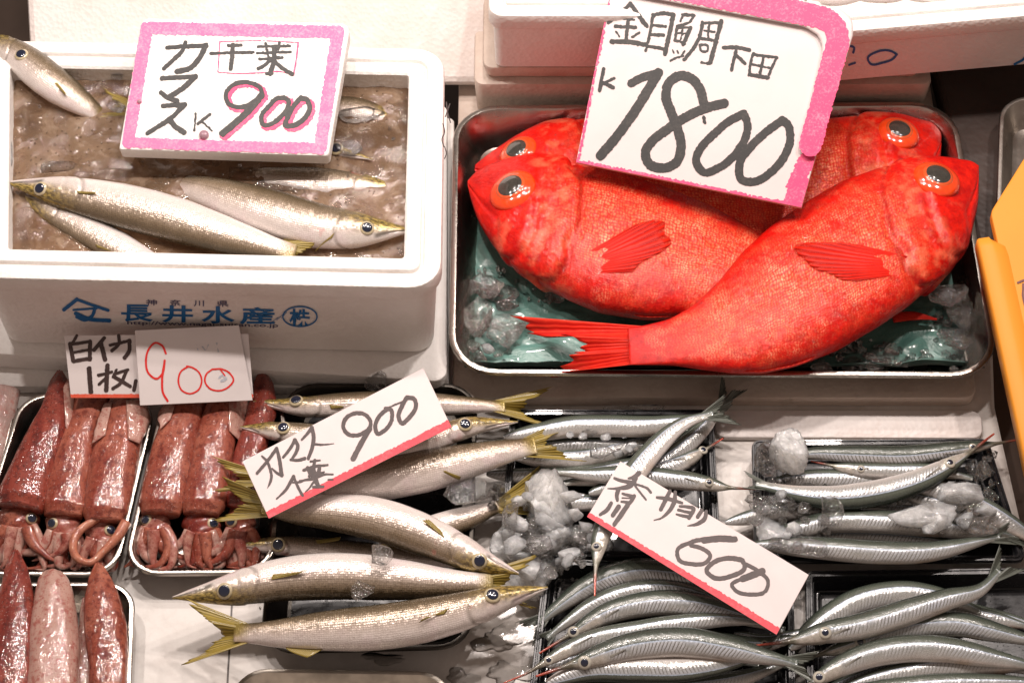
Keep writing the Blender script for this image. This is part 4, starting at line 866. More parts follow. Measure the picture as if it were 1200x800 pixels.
# ================================================================== barracudas
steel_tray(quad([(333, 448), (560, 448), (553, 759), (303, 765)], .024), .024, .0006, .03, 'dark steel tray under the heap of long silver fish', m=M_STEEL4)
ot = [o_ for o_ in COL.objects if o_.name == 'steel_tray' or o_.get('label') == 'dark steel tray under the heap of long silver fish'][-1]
pan('tray_shade_sheet', inset_quad(quad([(333, 448), (560, 448), (553, 759), (303, 765)], .024), .0215), [(0, .0022), (.0002, .0030)], .012, M_BLACK, ot)  # added black sheet, paints the shade inside the tray
steel_tray(quad([(277, 781), (524, 785), (560, 960), (240, 960)], .024), .024, .0006, .03, 'empty steel tray cut off by the bottom edge', m=M_STEEL3)
BP = ([0, .02, .05, .09, .14, .2, .28, .4, .5, .62, .75, .85, .93, 1], [.05, .12, .24, .38, .54, .70, .84, .97, 1, .97, .82, .64, .47, .42])
def barra_relief(u, v, ph):
    top = np.sin(ph) > -.5
    ed = .262-.12*(np.abs(v-.55))**2*2
    r = .0007*(1-sstep(u, ed-.004, ed+.006))*sstep(u, .1, .2)-.0009*gauss(u-ed-.004, .005)*sstep(v, .2, .35)
    r += -.0007*gauss(u-.205+.05*(v-.5)**2, .004)*sstep(v, .35, .5)*(1-sstep(v, .85, .95))
    r += -.0009*gauss(v-(.50+1.1*u), .03)*(1-sstep(u, .10, .13))
    r += .0004*gauss(v-.36, .05)*gauss(u-.15, .05)
    return r*top
def barracuda(sp, hw, zc, dorsal, label, group, k=.78, tail=(.062, .42), eyepx=None, pect=None, fins=(), eye_r=.0067, tailm=None, seed=1, head=True, prof=BP, tdir=None, droop=.08):
    f = spine_body(sp, hw, prof, k, zc, dorsal, N=130, M=52, relief=barra_relief, asym=(1., 1.))
    t = thing('barracuda', base_of(f), label, 'fish', group); loft_obj('body', f, M_BARRA, t); f['root'] = t
    if head:
        ex = eyepx if eyepx is not None else at_uv(f, .155, .40)
        eye(f, *ex, eye_r, t, M_IRISB, M_PUPB, .70, .38)
    if tail:
        d = unit(f['C'][-1]-f['C'][-8]); n = unit(f['H'][-3])
        fan('tail_fin', f['C'][-7], d, n, np.linalg.norm(f['H'][-4])*.93, tail[0]+.004, tail[1], tailm or M_FINB, t, .40, droop=droop, seed=seed)
    if pect: patch_fin('pectoral_fin', f, pect[0], pect[1], M_FINB, t, .0004, .0022)
    for nm, t0, t1, sd, h in fins: edge_fin(nm, f, t0, t1, sd, h, .9, M_FINB, t)
    return f
G1 = 'silver fish heaped on the dark steel tray'
barracuda([(266, 640), (326, 639), (400, 646), (480, 654), (540, 660)], 15, .022, 'up', 'silver fish whose head pokes out at the left below the slanting 900 card', G1, eyepx=(326, 638), tail=None, pect=([(370, 633), (372, 637)], [(398, 632), (399, 635)]))
barracuda([(440, 640), (500, 622), (550, 606), (588, 592)], 17, .026, 'down', 'silver fish squeezed behind the middle ones with its tail under frosty ice', G1, tail=(.05, .42), head=False, seed=5)
barracuda([(297, 470), (345, 476), (400, 475), (480, 474), (550, 475), (592, 476)], 16.5, .032, 'up', 'farthest silver fish with its head at the left beside the red 900 card', G1, eyepx=(347, 469), pect=([(386, 474), (388, 479)], [(402, 476), (404, 478)]), seed=2, tail=(.05, .36))
barracuda([(281, 500), (331, 506), (400, 516), (470, 528)], 15, .034, 'up', 'silver fish whose head sticks out left of the slanting 900 card top corner', G1, eyepx=(332, 501), tail=None)
barracuda([(607, 494), (546, 501), (500, 517), (440, 538), (385, 556), (330, 562), (298, 560)], 18, .044, 'up', 'silver fish with its head at the right peeping from under the 900 card corner', G1, eyepx=(545, 497), seed=3, tail=(.046, .28))
barracuda([(285, 604), (330, 590), (385, 573), (450, 560), (520, 547), (580, 532), (628, 521)], 27, .040, 'up', 'broad silver fish with its tail to the right just below the slanting 900 card', G1, pect=([(540, 558), (538, 562)], [(520, 551), (519, 553)]), seed=4, tail=(.05, .35), fins=[('anal_fin', .32, .42, 1, .004)])
barracuda([(608, 672), (560, 655), (500, 628), (440, 608), (385, 600), (340, 598), (306, 592)], 27, .052, 'down', 'silver fish sloping down to the right, head resting against the frosty ice', G1, eyepx=(562, 657), pect=([(521, 630), (517, 622)], [(496, 612), (503, 611)]), seed=6, tail=(.05, .3))
barracuda([(202, 700), (263, 692), (330, 679), (400, 675), (470, 679), (530, 683), (578, 682)], 29, .050, 'down', 'silver fish with its long snout pointing left over the counter', G1, eyepx=(263, 692), eye_r=.0070, pect=([(318, 679), (320, 673)], [(352, 673), (357, 670)]), seed=7, tail=(.05, .42))
barracuda([(642, 688), (590, 701), (530, 719), (450, 734), (380, 739), (320, 742), (274, 741)], 28.5, .060, 'up', 'nearest silver fish with a yellow forked tail at the left', G1, eyepx=(577, 697), eye_r=.0072, pect=([(526, 712), (521, 719)], [(490, 730), (497, 724)]), seed=8, tail=(.054, .46), fins=[('anal_fin', .72, .84, -1, .010)])

G2 = 'silver fish in the box of ice water'
barracuda([(8, 214), (48, 221), (120, 236), (200, 256), (270, 277), (318, 290), (346, 297)], 27, .142, 'down', 'largest fish lying on the ice water, white belly up and snout at the left', G2, eyepx=(47, 221), k=.7, pect=([(90, 224), (92, 227)], [(112, 227), (113, 229)]), seed=9, tail=(.03, .4))
barracuda([(481, 270), (430, 270), (380, 266), (310, 248, -.003), (240, 226, -.010), (190, 213, -.020)], 28, .140, 'up', 'fish on the ice water with its snout over the right inner wall of the box', G2, eyepx=(430, 267), k=.7, pect=([(392, 273), (389, 279)], [(371, 290), (369, 291)]), seed=10, tail=(.05, .3), fins=[('anal_fin', .33, .45, -1, .010)])
barracuda([(18, 224), (60, 248), (120, 280), (180, 312), (220, 330)], 20, .130, 'down', 'pale fish half sunk in the ice water below the largest fish', G2, k=.6, tail=None, head=False, pect=([(112, 286), (114, 290)], [(130, 294), (131, 295)]))
barracuda([(-22, 40, .004), (22, 67, .002), (60, 96, 0), (98, 122, -.009), (122, 138, -.018)], 22, .144, 'up', 'fish rising out of the ice water in the upper left corner of the box', G2, eyepx=(25, 64), k=.7, tail=None, pect=([(64, 98), (67, 97)], [(76, 112), (78, 111)]), seed=11)
barracuda([(436, 187, .001), (400, 178, -.004), (330, 165, -.008), (240, 150, -.006), (180, 133, -.002), (150, 124, 0)], 14, .134, 'up', 'fish under the foam 900 sign showing only its snout and olive tail', G2, k=.7, seed=12, tail=(.05, .40))
barracuda([(468, 219), (400, 214), (330, 210), (268, 202)], 16, .1285, 'up', 'drowned fish just below the surface of the ice water in the middle right', G2, k=.5, tail=None, seed=13, head=False)
barracuda([(462, 138), (430, 131), (400, 126), (370, 122)], 14, .1290, 'up', 'drowned fish head beside the right edge of the foam 900 sign', G2, k=.5, tail=None, seed=14, head=False)
for i, (a, b, lb) in enumerate((((960, 1018), -3, 'left'), ((1020, 1075), -6, 'middle'), ((1078, 1152), -6, 'right'))):
    barracuda([(a[0]-40, b-4), (a[0], b), ((a[0]+a[1])/2, b+1), (a[1], b-2)], 9, ZR3-.002, 'up', lb+' one of the three dark fish in the foam box at the top edge', 'dark fish in the top right box', head=False, tail=(.02, .4), seed=20+i)

# ================================================================== halfbeaks in black trays
def black_tray(c, label, zr=.022, r=.008):
    q = quad(c, zr); lp = [(.014, .0008), (.012, .0016), (.0075, zr-.006), (.0012, zr-.006), (0, zr-.005), (0, zr-.001), (.0006, zr), (.0018, zr), (.0024, zr-.0012), (.0034, zr-.0012), (.0040, zr-.0002), (.0056, zr-.0002), (.0064, zr-.0016), (.0092, .006), (.0105, .0052), (.0125, .0052), (.0140, .0028), (.0165, .0020)]
    return tag(pan('black_tray', q, lp, r, M_BLACK), label, 'tray', 'black plastic fish trays')
black_tray([(598, 479), (836, 479), (845, 652), (585, 652)], 'black plastic tray of halfbeaks behind the frosty ice, in front of the red fish tray')
black_tray([(881, 515), (1158, 513), (1204, 657), (884, 657)], 'black plastic tray of halfbeaks at the right, below the foam strip')
black_tray([(638, 654), (930, 660), (934, 880), (612, 880)], 'black plastic tray of halfbeaks at the bottom centre under the 600 card')
black_tray([(944, 668), (1236, 664), (1290, 880), (946, 880)], 'black plastic tray of halfbeaks in the bottom right corner')
HP = ([0, .05, .10, .135, .15, .17, .20, .25, .32, .45, .6, .75, .87, .95, 1], [.07, .10, .15, .20, .32, .44, .58, .76, .90, 1, 1, .84, .55, .34, .28])
HPN = ([0, .02, .05, .09, .14, .22, .35, .5, .65, .78, .88, .96, 1], [.2, .36, .5, .66, .8, .92, 1, 1, .95, .78, .52, .32, .28])
def half_relief(u, v, ph):
    top = np.sin(ph) > -.5; ed = .275-.06*(np.abs(v-.55))**2*2
    return top*(-.0006*gauss(u-ed, .005)*sstep(v, .2, .35)+.0003*(1-sstep(u, ed-.01, ed))*sstep(u, .16, .22)-.0005*gauss(u-.225, .003)*sstep(v, .4, .5))
def halfbeak(sp, hw, zc, dorsal, label, group, eyepx=None, roll=None, tail=(.026, .40), k=.72, beak=True, seed=1, pect=True, red=None):
    f = spine_body(sp, hw*.9, HP if beak else HPN, k, zc, dorsal, N=110, M=44, relief=half_relief if beak else None, roll=roll if roll is not None else ({'up': .42, 'down': -.1}.get(dorsal, .3)+random.uniform(-.22, .25)))
    if not beak: f['u'] = .3+.7*f['u']
    t = thing('halfbeak', base_of(f), label, 'fish', group); loft_obj('body', f, M_SAYORI, t)
    if beak:
        ex = eyepx if eyepx is not None else at_uv(f, .19, .42)
        eye(f, *ex, hw*.00027+.0003, t, M_IRISS, M_PUPB, .55, .4)
        if pect:
            a, b, c = at_uv(f, .285, .44), at_uv(f, .285, .52), at_uv(f, .35, .40)
            patch_fin('pectoral_fin', f, [a, b], [c, c+(b-a)*.3], M_FINP, t, -.0001, .0005, .00015, .05)
    if tail:
        d = unit(f['C'][-1]-f['C'][-8]); n = unit(f['H'][-3])
        fan('tail_fin', f['C'][-6], d, n, np.linalg.norm(f['H'][-4])*.95, tail[0]+.004, tail[1], M_FINS, t, .40, droop=.05, seed=seed)
    return f
H1 = 'halfbeaks in the tray behind the ice'; H2 = 'halfbeaks in the right tray'; H3 = 'halfbeaks in the bottom centre tray'; H4 = 'halfbeaks in the bottom right tray'
# tray behind
halfbeak([(570, 555), (620, 558), (680, 556), (740, 545), (800, 530)], 13, .014, 'up', 'dark halfbeak low in the back tray between the frosty ice and the 600 card', H1, tail=None, beak=False)
halfbeak([(545, 600), (600, 594), (660, 590), (720, 588), (770, 590)], 12, .016, 'up', 'striped halfbeak lying left of the top corner of the 600 card', H1, tail=None, beak=False)
halfbeak([(560, 520), (610, 524), (660, 522), (715, 520), (770, 523)], 12, .018, 'up', 'halfbeak with shiny stripes beside the barracuda tails', H1, tail=None, beak=False)
halfbeak([(600, 535), (650, 538), (700, 534), (745, 520), (790, 505)], 14, .016, 'up', 'dull green halfbeak below the shiny striped one in the back tray', H1, tail=None, beak=False)
halfbeak([(690, 578), (740, 560), (785, 535), (815, 510), (836, 486), (850, 464)], 15, .026, 'up', 'dark green halfbeak bending up to its tail at the tray corner', H1, k=.7, beak=False)
halfbeak([(590, 512), (632, 506), (668, 500), (712, 499), (760, 499), (800, 494), (842, 486)], 15, .030, 'up', 'halfbeak with a blue back along the rear of the back tray', H1, beak=False)
halfbeak([(848, 513), (826, 527), (795, 543), (755, 554), (700, 560), (660, 566)], 15, .026, 'up', 'halfbeak with its head raised over the right rim of the back tray', H1, eyepx=(824, 527), tail=None)
halfbeak([(886, 573), (845, 570), (825, 566), (785, 561), (745, 557), (690, 556), (650, 552)], 14, .034, 'up', 'halfbeak pointing its red beak right across the white strip', H1, eyepx=(831, 565), tail=None)
halfbeak([(697, 698), (698, 668), (704, 630), (728, 578), (762, 531), (800, 497), (836, 484)], 16, .046, 'left', 'halfbeak hanging under the 600 card with its beak over the bottom tray', H1, eyepx=(699, 640), k=.5)
# right tray
halfbeak([(900, 566), (950, 561), (1010, 562), (1055, 566)], 13, .020, 'up', 'short striped halfbeak body left in the right tray', H2, tail=None, beak=False)
halfbeak([(850, 612), (895, 603), (950, 597), (1000, 594), (1050, 596)], 13, .018, 'up', 'dull green halfbeak reaching left over the rim of the right tray', H2, tail=None, beak=False)
halfbeak([(980, 600), (1030, 598), (1080, 600), (1130, 606)], 11, .014, 'up', 'dark halfbeak low in the middle of the right tray', H2, tail=None, beak=False)
halfbeak([(1205, 513), (1152, 522), (1115, 527), (1060, 533), (1000, 532), (950, 531), (908, 538)], 13, .030, 'up', 'olive backed halfbeak along the rear of the right tray', H2, roll=1.0, eyepx=(1140, 524), tail=None)
halfbeak([(950, 540), (1002, 550), (1040, 552), (1090, 552), (1140, 560)], 12, .026, 'up', 'pinkish halfbeak head facing left behind the brightest halfbeak', H2, eyepx=(1009, 549), tail=None)
halfbeak([(1165, 508), (1120, 541), (1080, 562), (1030, 577), (975, 583), (930, 578), (885, 566)], 18, .036, 'down', 'brightest halfbeak curving across the right tray with its dark back below', H2, eyepx=(1113, 542), tail=(.02, .3))
halfbeak([(1060, 562), (1100, 575), (1140, 590), (1180, 612), (1225, 640)], 15, .026, 'up', 'halfbeak sloping down over the right rim of the right tray', H2, tail=(.02, .3), beak=False)
halfbeak([(1060, 580), (1100, 592), (1140, 608), (1190, 628)], 12, .022, 'up', 'halfbeak sloping beside the one on the right rim, nearer the ice', H2, tail=(.02, .3), beak=False)
halfbeak([(880, 640), (930, 622), (970, 612), (1030, 611), (1090, 616), (1140, 622), (1190, 627)], 16, .026, 'up', 'second nearest halfbeak in the right tray with a white side line', H2, tail=(.02, .35), beak=False)
halfbeak([(885, 637), (935, 640), (975, 643), (1030, 647), (1090, 646), (1140, 636), (1172, 628)], 16, .036, 'up', 'nearest halfbeak in the right tray with slanting silver bands', H2, tail=(.022, .35), beak=False)
# bottom centre tray
halfbeak([(600, 812), (660, 808), (720, 808), (800, 806), (870, 794), (930, 772)], 17, .018, 'up', 'halfbeak at the bottom edge under the widest green halfbeak', H3, beak=False)
halfbeak([(900, 690), (850, 680), (790, 672), (740, 670), (695, 684), (655, 710), (630, 730)], 19, .020, 'up', 'dark green halfbeak arching along the rear of the bottom centre tray', H3, roll=.8, beak=False, tail=(.024, .35))
halfbeak([(880, 712), (830, 702), (790, 692), (745, 692), (700, 706), (660, 732), (640, 748)], 14, .024, 'up', 'narrow striped halfbeak curling down to its tail at the left', H3, beak=False, tail=(.012, .35))
halfbeak([(632, 765), (672, 741), (710, 719), (760, 707), (820, 709), (870, 722), (920, 738)], 18, .030, 'up', 'halfbeak with its face at the left below the narrow striped one', H3, eyepx=(672, 740), tail=None)
halfbeak([(860, 742), (890, 750), (925, 746), (960, 735)], 10, .022, 'up', 'halfbeak tail end glinting under the lower corner of the 600 card', H3, beak=False, tail=None)
halfbeak([(960, 738), (925, 748), (897, 754), (860, 752), (820, 742), (780, 738)], 11, .024, 'up', 'small halfbeak head facing right near the lower corner of the 600 card', H3, eyepx=(896, 754), tail=None)
halfbeak([(590, 800), (620, 787), (643, 773), (690, 750), (750, 738), (800, 730), (850, 726), (905, 730)], 14, .034, 'up', 'halfbeak with its dark beak crossing the left rim of the tray', H3, eyepx=(643, 773), tail=None)
halfbeak([(640, 800), (690, 785), (740, 784), (800, 784), (850, 777), (895, 766)], 18, .034, 'down', 'halfbeak with a bright belly line just below the widest green halfbeak', H3, beak=False)
halfbeak([(628, 792), (680, 775), (740, 757), (800, 752), (855, 760), (905, 771), (935, 777)], 21, .042, 'up', 'widest green halfbeak in the middle of the bottom centre tray', H3, roll=.75, eyepx=(685, 776))
# bottom right tray
halfbeak([(1060, 706), (1110, 714), (1160, 724), (1210, 735)], 12, .016, 'up', 'halfbeak with a golden back at the right of the bottom right tray', H4, beak=False, tail=None)
halfbeak([(925, 760), (962, 730), (1000, 707), (1050, 696), (1100, 700), (1150, 716)], 19, .022, 'up', 'halfbeak humped behind the twisted one in the bottom right tray', H4, tail=None, beak=False)
halfbeak([(925, 778), (965, 765), (1008, 752), (1060, 736), (1120, 731), (1170, 741), (1230, 756)], 18, .028, 'up', 'dark backed halfbeak under the twisted one in the bottom right tray', H4, roll=.7, eyepx=(1008, 752), tail=None)
halfbeak([(885, 756), (930, 750), (967, 741), (1010, 733), (1060, 718), (1110, 702), (1150, 690), (1172, 668)], 19, .040, 'up', 'twisted halfbeak raising its tail to the right at the tray rim', H4, eyepx=(967, 741), tail=(.030, .38))
halfbeak([(985, 806), (1040, 792), (1100, 782), (1160, 780), (1230, 778)], 15, .028, 'up', 'dark green halfbeak at the bottom edge of the bottom right tray', H4, beak=False, tail=None)
halfbeak([(915, 830), (960, 794), (1010, 770), (1060, 760), (1110, 761), (1160, 770), (1220, 782)], 19, .038, 'up', 'pale halfbeak curving along the bottom of the bottom right tray', H4, eyepx=(960, 793), tail=None)
halfbeak([(930, 840), (1000, 815), (1080, 803), (1160, 800), (1240, 800)], 16, .030, 'up', 'lowest halfbeak in the bottom right tray, half out of the picture', H4, beak=False, tail=None)

halfbeak([(640, 780), (700, 768), (770, 762), (830, 768), (890, 778)], 14, .014, 'up', 'halfbeak almost hidden under the others in the bottom centre tray', H3, beak=False, tail=None)
halfbeak([(690, 712), (750, 695), (820, 696), (880, 706), (930, 722)], 14, .014, 'up', 'halfbeak lying low below the dark green arching one', H3, beak=False, tail=None)
halfbeak([(980, 742), (1040, 722), (1110, 715), (1170, 724), (1230, 738)], 14, .012, 'up', 'halfbeak lying low at the back of the bottom right tray', H4, beak=False, tail=None)
halfbeak([(960, 812), (1020, 790), (1090, 776), (1160, 776), (1230, 790)], 14, .016, 'up', 'halfbeak wedged between the pale curving one and the bottom edge', H4, beak=False, tail=None)
halfbeak([(900, 588), (960, 590), (1030, 588), (1100, 590), (1150, 596)], 13, .014, 'up', 'halfbeak lying low under the brightest one in the right tray', H2, beak=False, tail=None)
halfbeak([(930, 630), (1000, 628), (1070, 632), (1140, 640)], 12, .014, 'up', 'halfbeak hidden between the two nearest ones in the right tray', H2, beak=False, tail=None)
# ================================================================== squid
steel_tray(quad([(25, 459), (186, 462), (136, 675), (-44, 674)], .026), .026, .0006, .03, 'small steel tray of red squid under the brush written card')
steel_tray(quad([(190, 461), (338, 461), (320, 672), (140, 674)], .026), .026, .0006, .03, 'small steel tray of squid under the thin red 900 card')
steel_tray(quad([(-40, 681), (159, 680), (150, 880), (-70, 880)], .026), .026, .0006, .028, 'small steel tray of squid in the bottom left corner')
steel_tray(quad([(-140, 457), (24, 457), (-12, 600), (-180, 600)], .026), .026, .0006, .03, 'small steel tray at the left edge, mostly out of the picture')
def mantle(prs, m, label, group, zc=.022, k=.62, fin=None, head=None, tm=None, seed=1, arms=12, spread=27, pale=None, length=48, finm=None):
    prs = [((l[0]-.06*(r[0]-l[0]), l[1]), (r[0]+.06*(r[0]-l[0]), r[1])) for l, r in prs]
    f = pair_body(prs, k, zc, e=.95, N=90, M=48, relief=lambda u, v, ph: .0006*np.sin(v*13+u*4+seed)*np.sin(u*9+seed)-.0035*sstep(u, .93, 1))
    t = thing('squid', base_of(f), label, 'squid', group); loft_obj('mantle', f, m, t)
    for fn in (fin or []): patch_fin('fin', f, fn[0], fn[1], finm or M_SQP, t, .0008, .0035, .001)
    if head:
        hx, hy, hw = head; rg = random.Random(seed)
        hb = pair_body([((hx-hw*.7, hy-12), (hx+hw*.7, hy-12)), ((hx-hw, hy-4), (hx+hw, hy-4)), ((hx-hw*1.05, hy+4), (hx+hw*1.05, hy+4)), ((hx-hw*.8, hy+14), (hx+hw*.8, hy+14)), ((hx-hw*.55, hy+20), (hx+hw*.55, hy+20))], .6, .018, N=40, M=32, relief=lambda u, v, ph: .0006*np.sin(u*17+v*13+seed))
        loft_obj('head', hb, tm or M_SQT, t)
        ex = hx+hw*.62*(1 if seed % 2 else -1)
        eye(hb, ex, hy+1, .0052, t, M_IRISB, M_PUPB, .74, .5)
        for i in range(arms):
            q = (i+.5)/arms*2-1; x, y = hx+q*hw*.7, hy+10+4*(1-abs(q)); L = length*(.9+.6*rg.random())/5; an = math.pi/2-q*.55; cu = rg.uniform(-.55, .55); pts = [(x, y)]
            for j in range(5):
                x += L*math.cos(an); y = min(y+L*math.sin(an), 667-3*rg.random()); an += cu+rg.uniform(-.25, .25)
                if y > 660: an = an*.3 if cu < 0 else math.pi-(math.pi-an)*.3
                pts.append((x, y))
            z = .019+.009*rg.random(); r0 = rg.uniform(.0048, .0070)
            tube('arm', [P(a, b, z-.010*j/5) for j, (a, b) in enumerate(pts)], [r0, r0*.95, r0*.8, r0*.6, r0*.35, r0*.12], rg.choice([tm or M_SQT, M_SQT, M_SQR, M_SQR, M_SQP]), t, flat=.8)
    return t, f
SA = 'squid in the small steel trays'
ta, _ = mantle([((68, 434), (72, 434)), ((60, 447), (79, 447)), ((50, 478), (80, 478)), ((36, 505), (77, 508)), ((22, 530), (67, 535)), ((10, 555), (59, 560)), ((1, 576), (54, 585)), ((-3, 592), (51, 600))], M_SQD, 'dark red squid with a pale pointed tip standing out of the first tray', SA, zc=.030, head=(22, 606, 24), seed=1, tm=M_SQR, fin=[([(74, 455), (76, 500)], [(80, 440), (81, 475), (78, 510)])])
mantle([((100, 452), (118, 452)), ((90, 466), (126, 466)), ((83, 487), (121, 487)), ((70, 517), (114, 510)), ((60, 550), (107, 548)), ((53, 578), (101, 580)), ((50, 604), (98, 606))], M_SQR, 'red squid in the middle of the first tray below the brush written card', SA, zc=.026, head=(74, 612, 20), seed=2)
tc, _ = mantle([((142, 452), (160, 452)), ((132, 466), (170, 466)), ((123, 492), (168, 492)), ((112, 525), (163, 522)), ((106, 550), (158, 550)), ((101, 580), (152, 580)), ((98, 612), (146, 612))], M_SQR, 'red squid with a pale fin at the right side of the first tray', SA, zc=.027, head=(118, 620, 18), seed=3, arms=5, fin=[([(148, 470), (150, 515)], [(166, 466), (170, 490), (161, 522)]), ([(132, 472), (124, 510)], [(126, 474), (118, 500), (112, 520)])])
tube('long_arm', [P(x, y, .030) for x, y in ((120, 604), (108, 611), (95, 620), (86, 636), (90, 653), (106, 659), (121, 646), (138, 628), (148, 612))], [.003, .0036, .0040, .0037, .0034, .0032, .0036, .0046, .005], M_SQO, tc, K=14)
mantle([((212, 452), (232, 452)), ((202, 466), (240, 466)), ((193, 490), (236, 490)), ((181, 525), (229, 525)), ((171, 560), (221, 560)), ((165, 588), (215, 590)), ((164, 602), (212, 604))], M_SQR, 'pinkish red squid at the left of the second tray under the red 900 card', SA, zc=.027, head=(182, 608, 17), seed=4, tm=M_SQT, fin=[([(208, 468), (200, 492)], [(198, 470), (190, 490), (190, 505)])], length=56)
mantle([((252, 450), (276, 450)), ((246, 466), (284, 466)), ((239, 490), (277, 490)), ((229, 525), (272, 525)), ((221, 560), (268, 560)), ((215, 588), (262, 590)), ((213, 602), (258, 604))], M_SQR, 'red squid in the middle of the second tray', SA, zc=.028, head=(236, 612, 22), seed=5, tm=M_SQD, fin=[([(268, 470), (268, 505)], [(284, 468), (290, 485), (276, 515)])], length=52)
mantle([((305, 431), (309, 431)), ((299, 448), (319, 448)), ((292, 480), (323, 480)), ((283, 510), (316, 510)), ((273, 540), (306, 545)), ((266, 570), (296, 575)), ((262, 592), (291, 598))], M_SQD, 'dark squid at the right of the second tray, its tip up behind a fish snout', SA, zc=.026, head=(282, 610, 17), seed=6, tm=M_SQR, length=54)
# mantle openings and grey flesh between the bodies of the first two trays
mantle([((16, 644), (20, 644)), ((8, 664), (30, 664)), ((2, 690), (37, 690)), ((-3, 720), (40, 725)), ((-8, 760), (38, 765)), ((-14, 830), (34, 830))], M_SQD, 'leftmost dark red squid in the bottom left tray', SA, zc=.030)
mantle([((54, 669), (70, 669)), ((48, 676), (77, 676)), ((44, 692), (83, 692)), ((40, 720), (88, 720)), ((36, 755), (90, 755)), ((32, 830), (90, 830))], M_SQP, 'pale blunt squid between two red ones in the bottom left tray', SA, zc=.030)
mantle([((98, 700), (103, 700)), ((94, 722), (109, 722)), ((91, 765), (112, 765)), ((88, 830), (114, 830))], M_SQP, 'slim pale squid in the gap of the bottom left tray', SA, zc=.018)
mantle([((113, 659), (118, 659)), ((106, 676), (128, 676)), ((101, 700), (139, 700)), ((101, 730), (146, 730)), ((105, 770), (148, 770)), ((107, 830), (147, 830))], M_SQR, 'rightmost red squid in the bottom left tray with a sharp tip', SA, zc=.030)
mantle([((-30, 462), (20, 458)), ((-34, 490), (14, 492)), ((-40, 530), (4, 530)), ((-44, 570), (-6, 570))], M_SQG, 'greyish squid in the tray at the left edge', SA, zc=.022)

# ================================================================== ice and puddles
ICE = [  # px, py, z, rx, ry, rz (m), material, label
    (642, 585, .034, .030, .030, .018, M_ICEF, 'largest frosty ice block in the middle between the fish heap and the halfbeaks'),
    (612, 640, .022, .028, .022, .014, M_ICEF, 'frosty ice block beside the snout of the sloping silver fish'),
    (655, 628, .024, .022, .018, .013, M_ICEF, 'frosty ice lump left of the hanging halfbeak'),
    (598, 606, .044, .010, .014, .010, M_ICE, 'clear ice cube over the yellow tail of a squeezed silver fish'),
    (690, 640, .010, .020, .016, .008, M_ICE, 'thin clear ice piece behind the hanging halfbeak'),
    (628, 676, .020, .022, .018, .012, M_ICEF, 'frosty ice lump at the corner of the bottom centre tray'),
    (543, 578, .042, .026, .020, .010, M_ICE, 'clear ice shard in front of the broad silver fish'),
    (443, 447, .032, .011, .010, .010, M_ICE, 'small clear ice pebble on the rear rim of the dark steel tray'),
    (446, 652, .074, .012, .010, .005, M_ICE, 'small clear ice piece on the back of the fish with the long snout'),
    (427, 692, .066, .010, .010, .004, M_ICE, 'clear ice film on the side of the fish with the long snout'),
    (925, 528, .044, .017, .022, .014, M_ICEF, 'upright frosty ice chunk at the rear left of the right tray'),
    (900, 532, .040, .017, .018, .014, M_ICE, 'clear ice lump at the left rear corner of the right tray'),
    (906, 592, .040, .018, .010, .010, M_ICE, 'crushed clear ice at the left rim of the right tray'),
    (903, 625, .032, .018, .016, .008, M_ICEF, 'frosty flat ice piece behind the right corner of the 600 card'),
    (945, 638, .052, .022, .012, .008, M_ICE, 'clear ice on the heads of the nearest halfbeaks in the right tray'),
    (976, 600, .050, .012, .016, .008, M_ICE, 'clear ice chip between two halfbeaks left of centre in the right tray'),
    (1090, 603, .046, .032, .012, .010, M_ICEF, 'long frosty ice slab in the middle of the right tray'),
    (1122, 578, .042, .022, .012, .009, M_ICEF, 'smaller frosty ice slab under the brightest halfbeak head'),
    (1155, 612, .042, .020, .010, .008, M_ICE, 'clear crushed ice at the right side of the right tray'),
    (1152, 552, .032, .010, .012, .010, M_ICE, 'clear ice at the right rear corner of the right tray'),
    (560, 372, 0.0330, .014, .022, .010, M_ICE, 'oval clear ice chunk at the left wall of the red fish tray'),
    (566, 330, 0.0330, .018, .017, .008, M_ICE, 'flat clear ice piece left of the front red fish belly'),
    (592, 392, 0.0290, .026, .020, .006, M_ICE, 'wide clear ice sheet over the red tail fin tip'),
    (560, 420, 0.0270, .011, .014, .007, M_ICE, 'small clear ice block in the left front corner of the red fish tray'),
    (1112, 345, 0.0470, .018, .016, .010, M_ICE, 'clear ice heap right of the large red fish belly'),
    (1128, 372, 0.0410, .018, .018, .010, M_ICE, 'clear ice lump at the pelvic fin tip in the red fish tray'),
    (1124, 398, 0.0350, .022, .012, .008, M_ICE, 'jagged clear ice in front of the orange board edge'),
    (1140, 420, 0.0310, .011, .014, .007, M_ICE, 'clear ice chip in the right front corner of the red fish tray'),
    (1030, 418, 0.0290, .014, .008, .005, M_ICE, 'clear ice crumb on the teal film below the large red fish'),
    (880, 430, 0.0470, .011, .010, .005, M_ICE, 'clear ice chip against the large red fish at the front rim'),
    (965, 432, 0.0290, .010, .007, .004, M_ICE, 'clear ice crumb on the teal film near the front rim'),
    (652, 345, 0.0310, .010, .008, .004, M_ICE, 'clear ice crumb below the gill of the left facing red fish'),
    (425, 133, .134, .020, .012, .004, M_ICE, 'clear ice plate in the water right of the foam 900 sign'),
    (330, 218, .132, .030, .011, .004, M_ICE, 'long clear ice plate on the ice water behind the fish'),
    (70, 195, .132, .020, .010, .004, M_ICE, 'clear ice plate on the ice water above the largest fish snout'),
    (6, 182, .138, .009, .022, .006, M_ICEF, 'frosty ice lump at the left inner wall of the foam box'),
    (750, 478, .020, .030, .006, .005, M_ICE, 'strip of clear ice along the rear wall of the back tray'),
    (705, 530, .034, .012, .010, .006, M_ICE, 'clear ice crumb on the halfbeaks above the 600 card corner'),
]
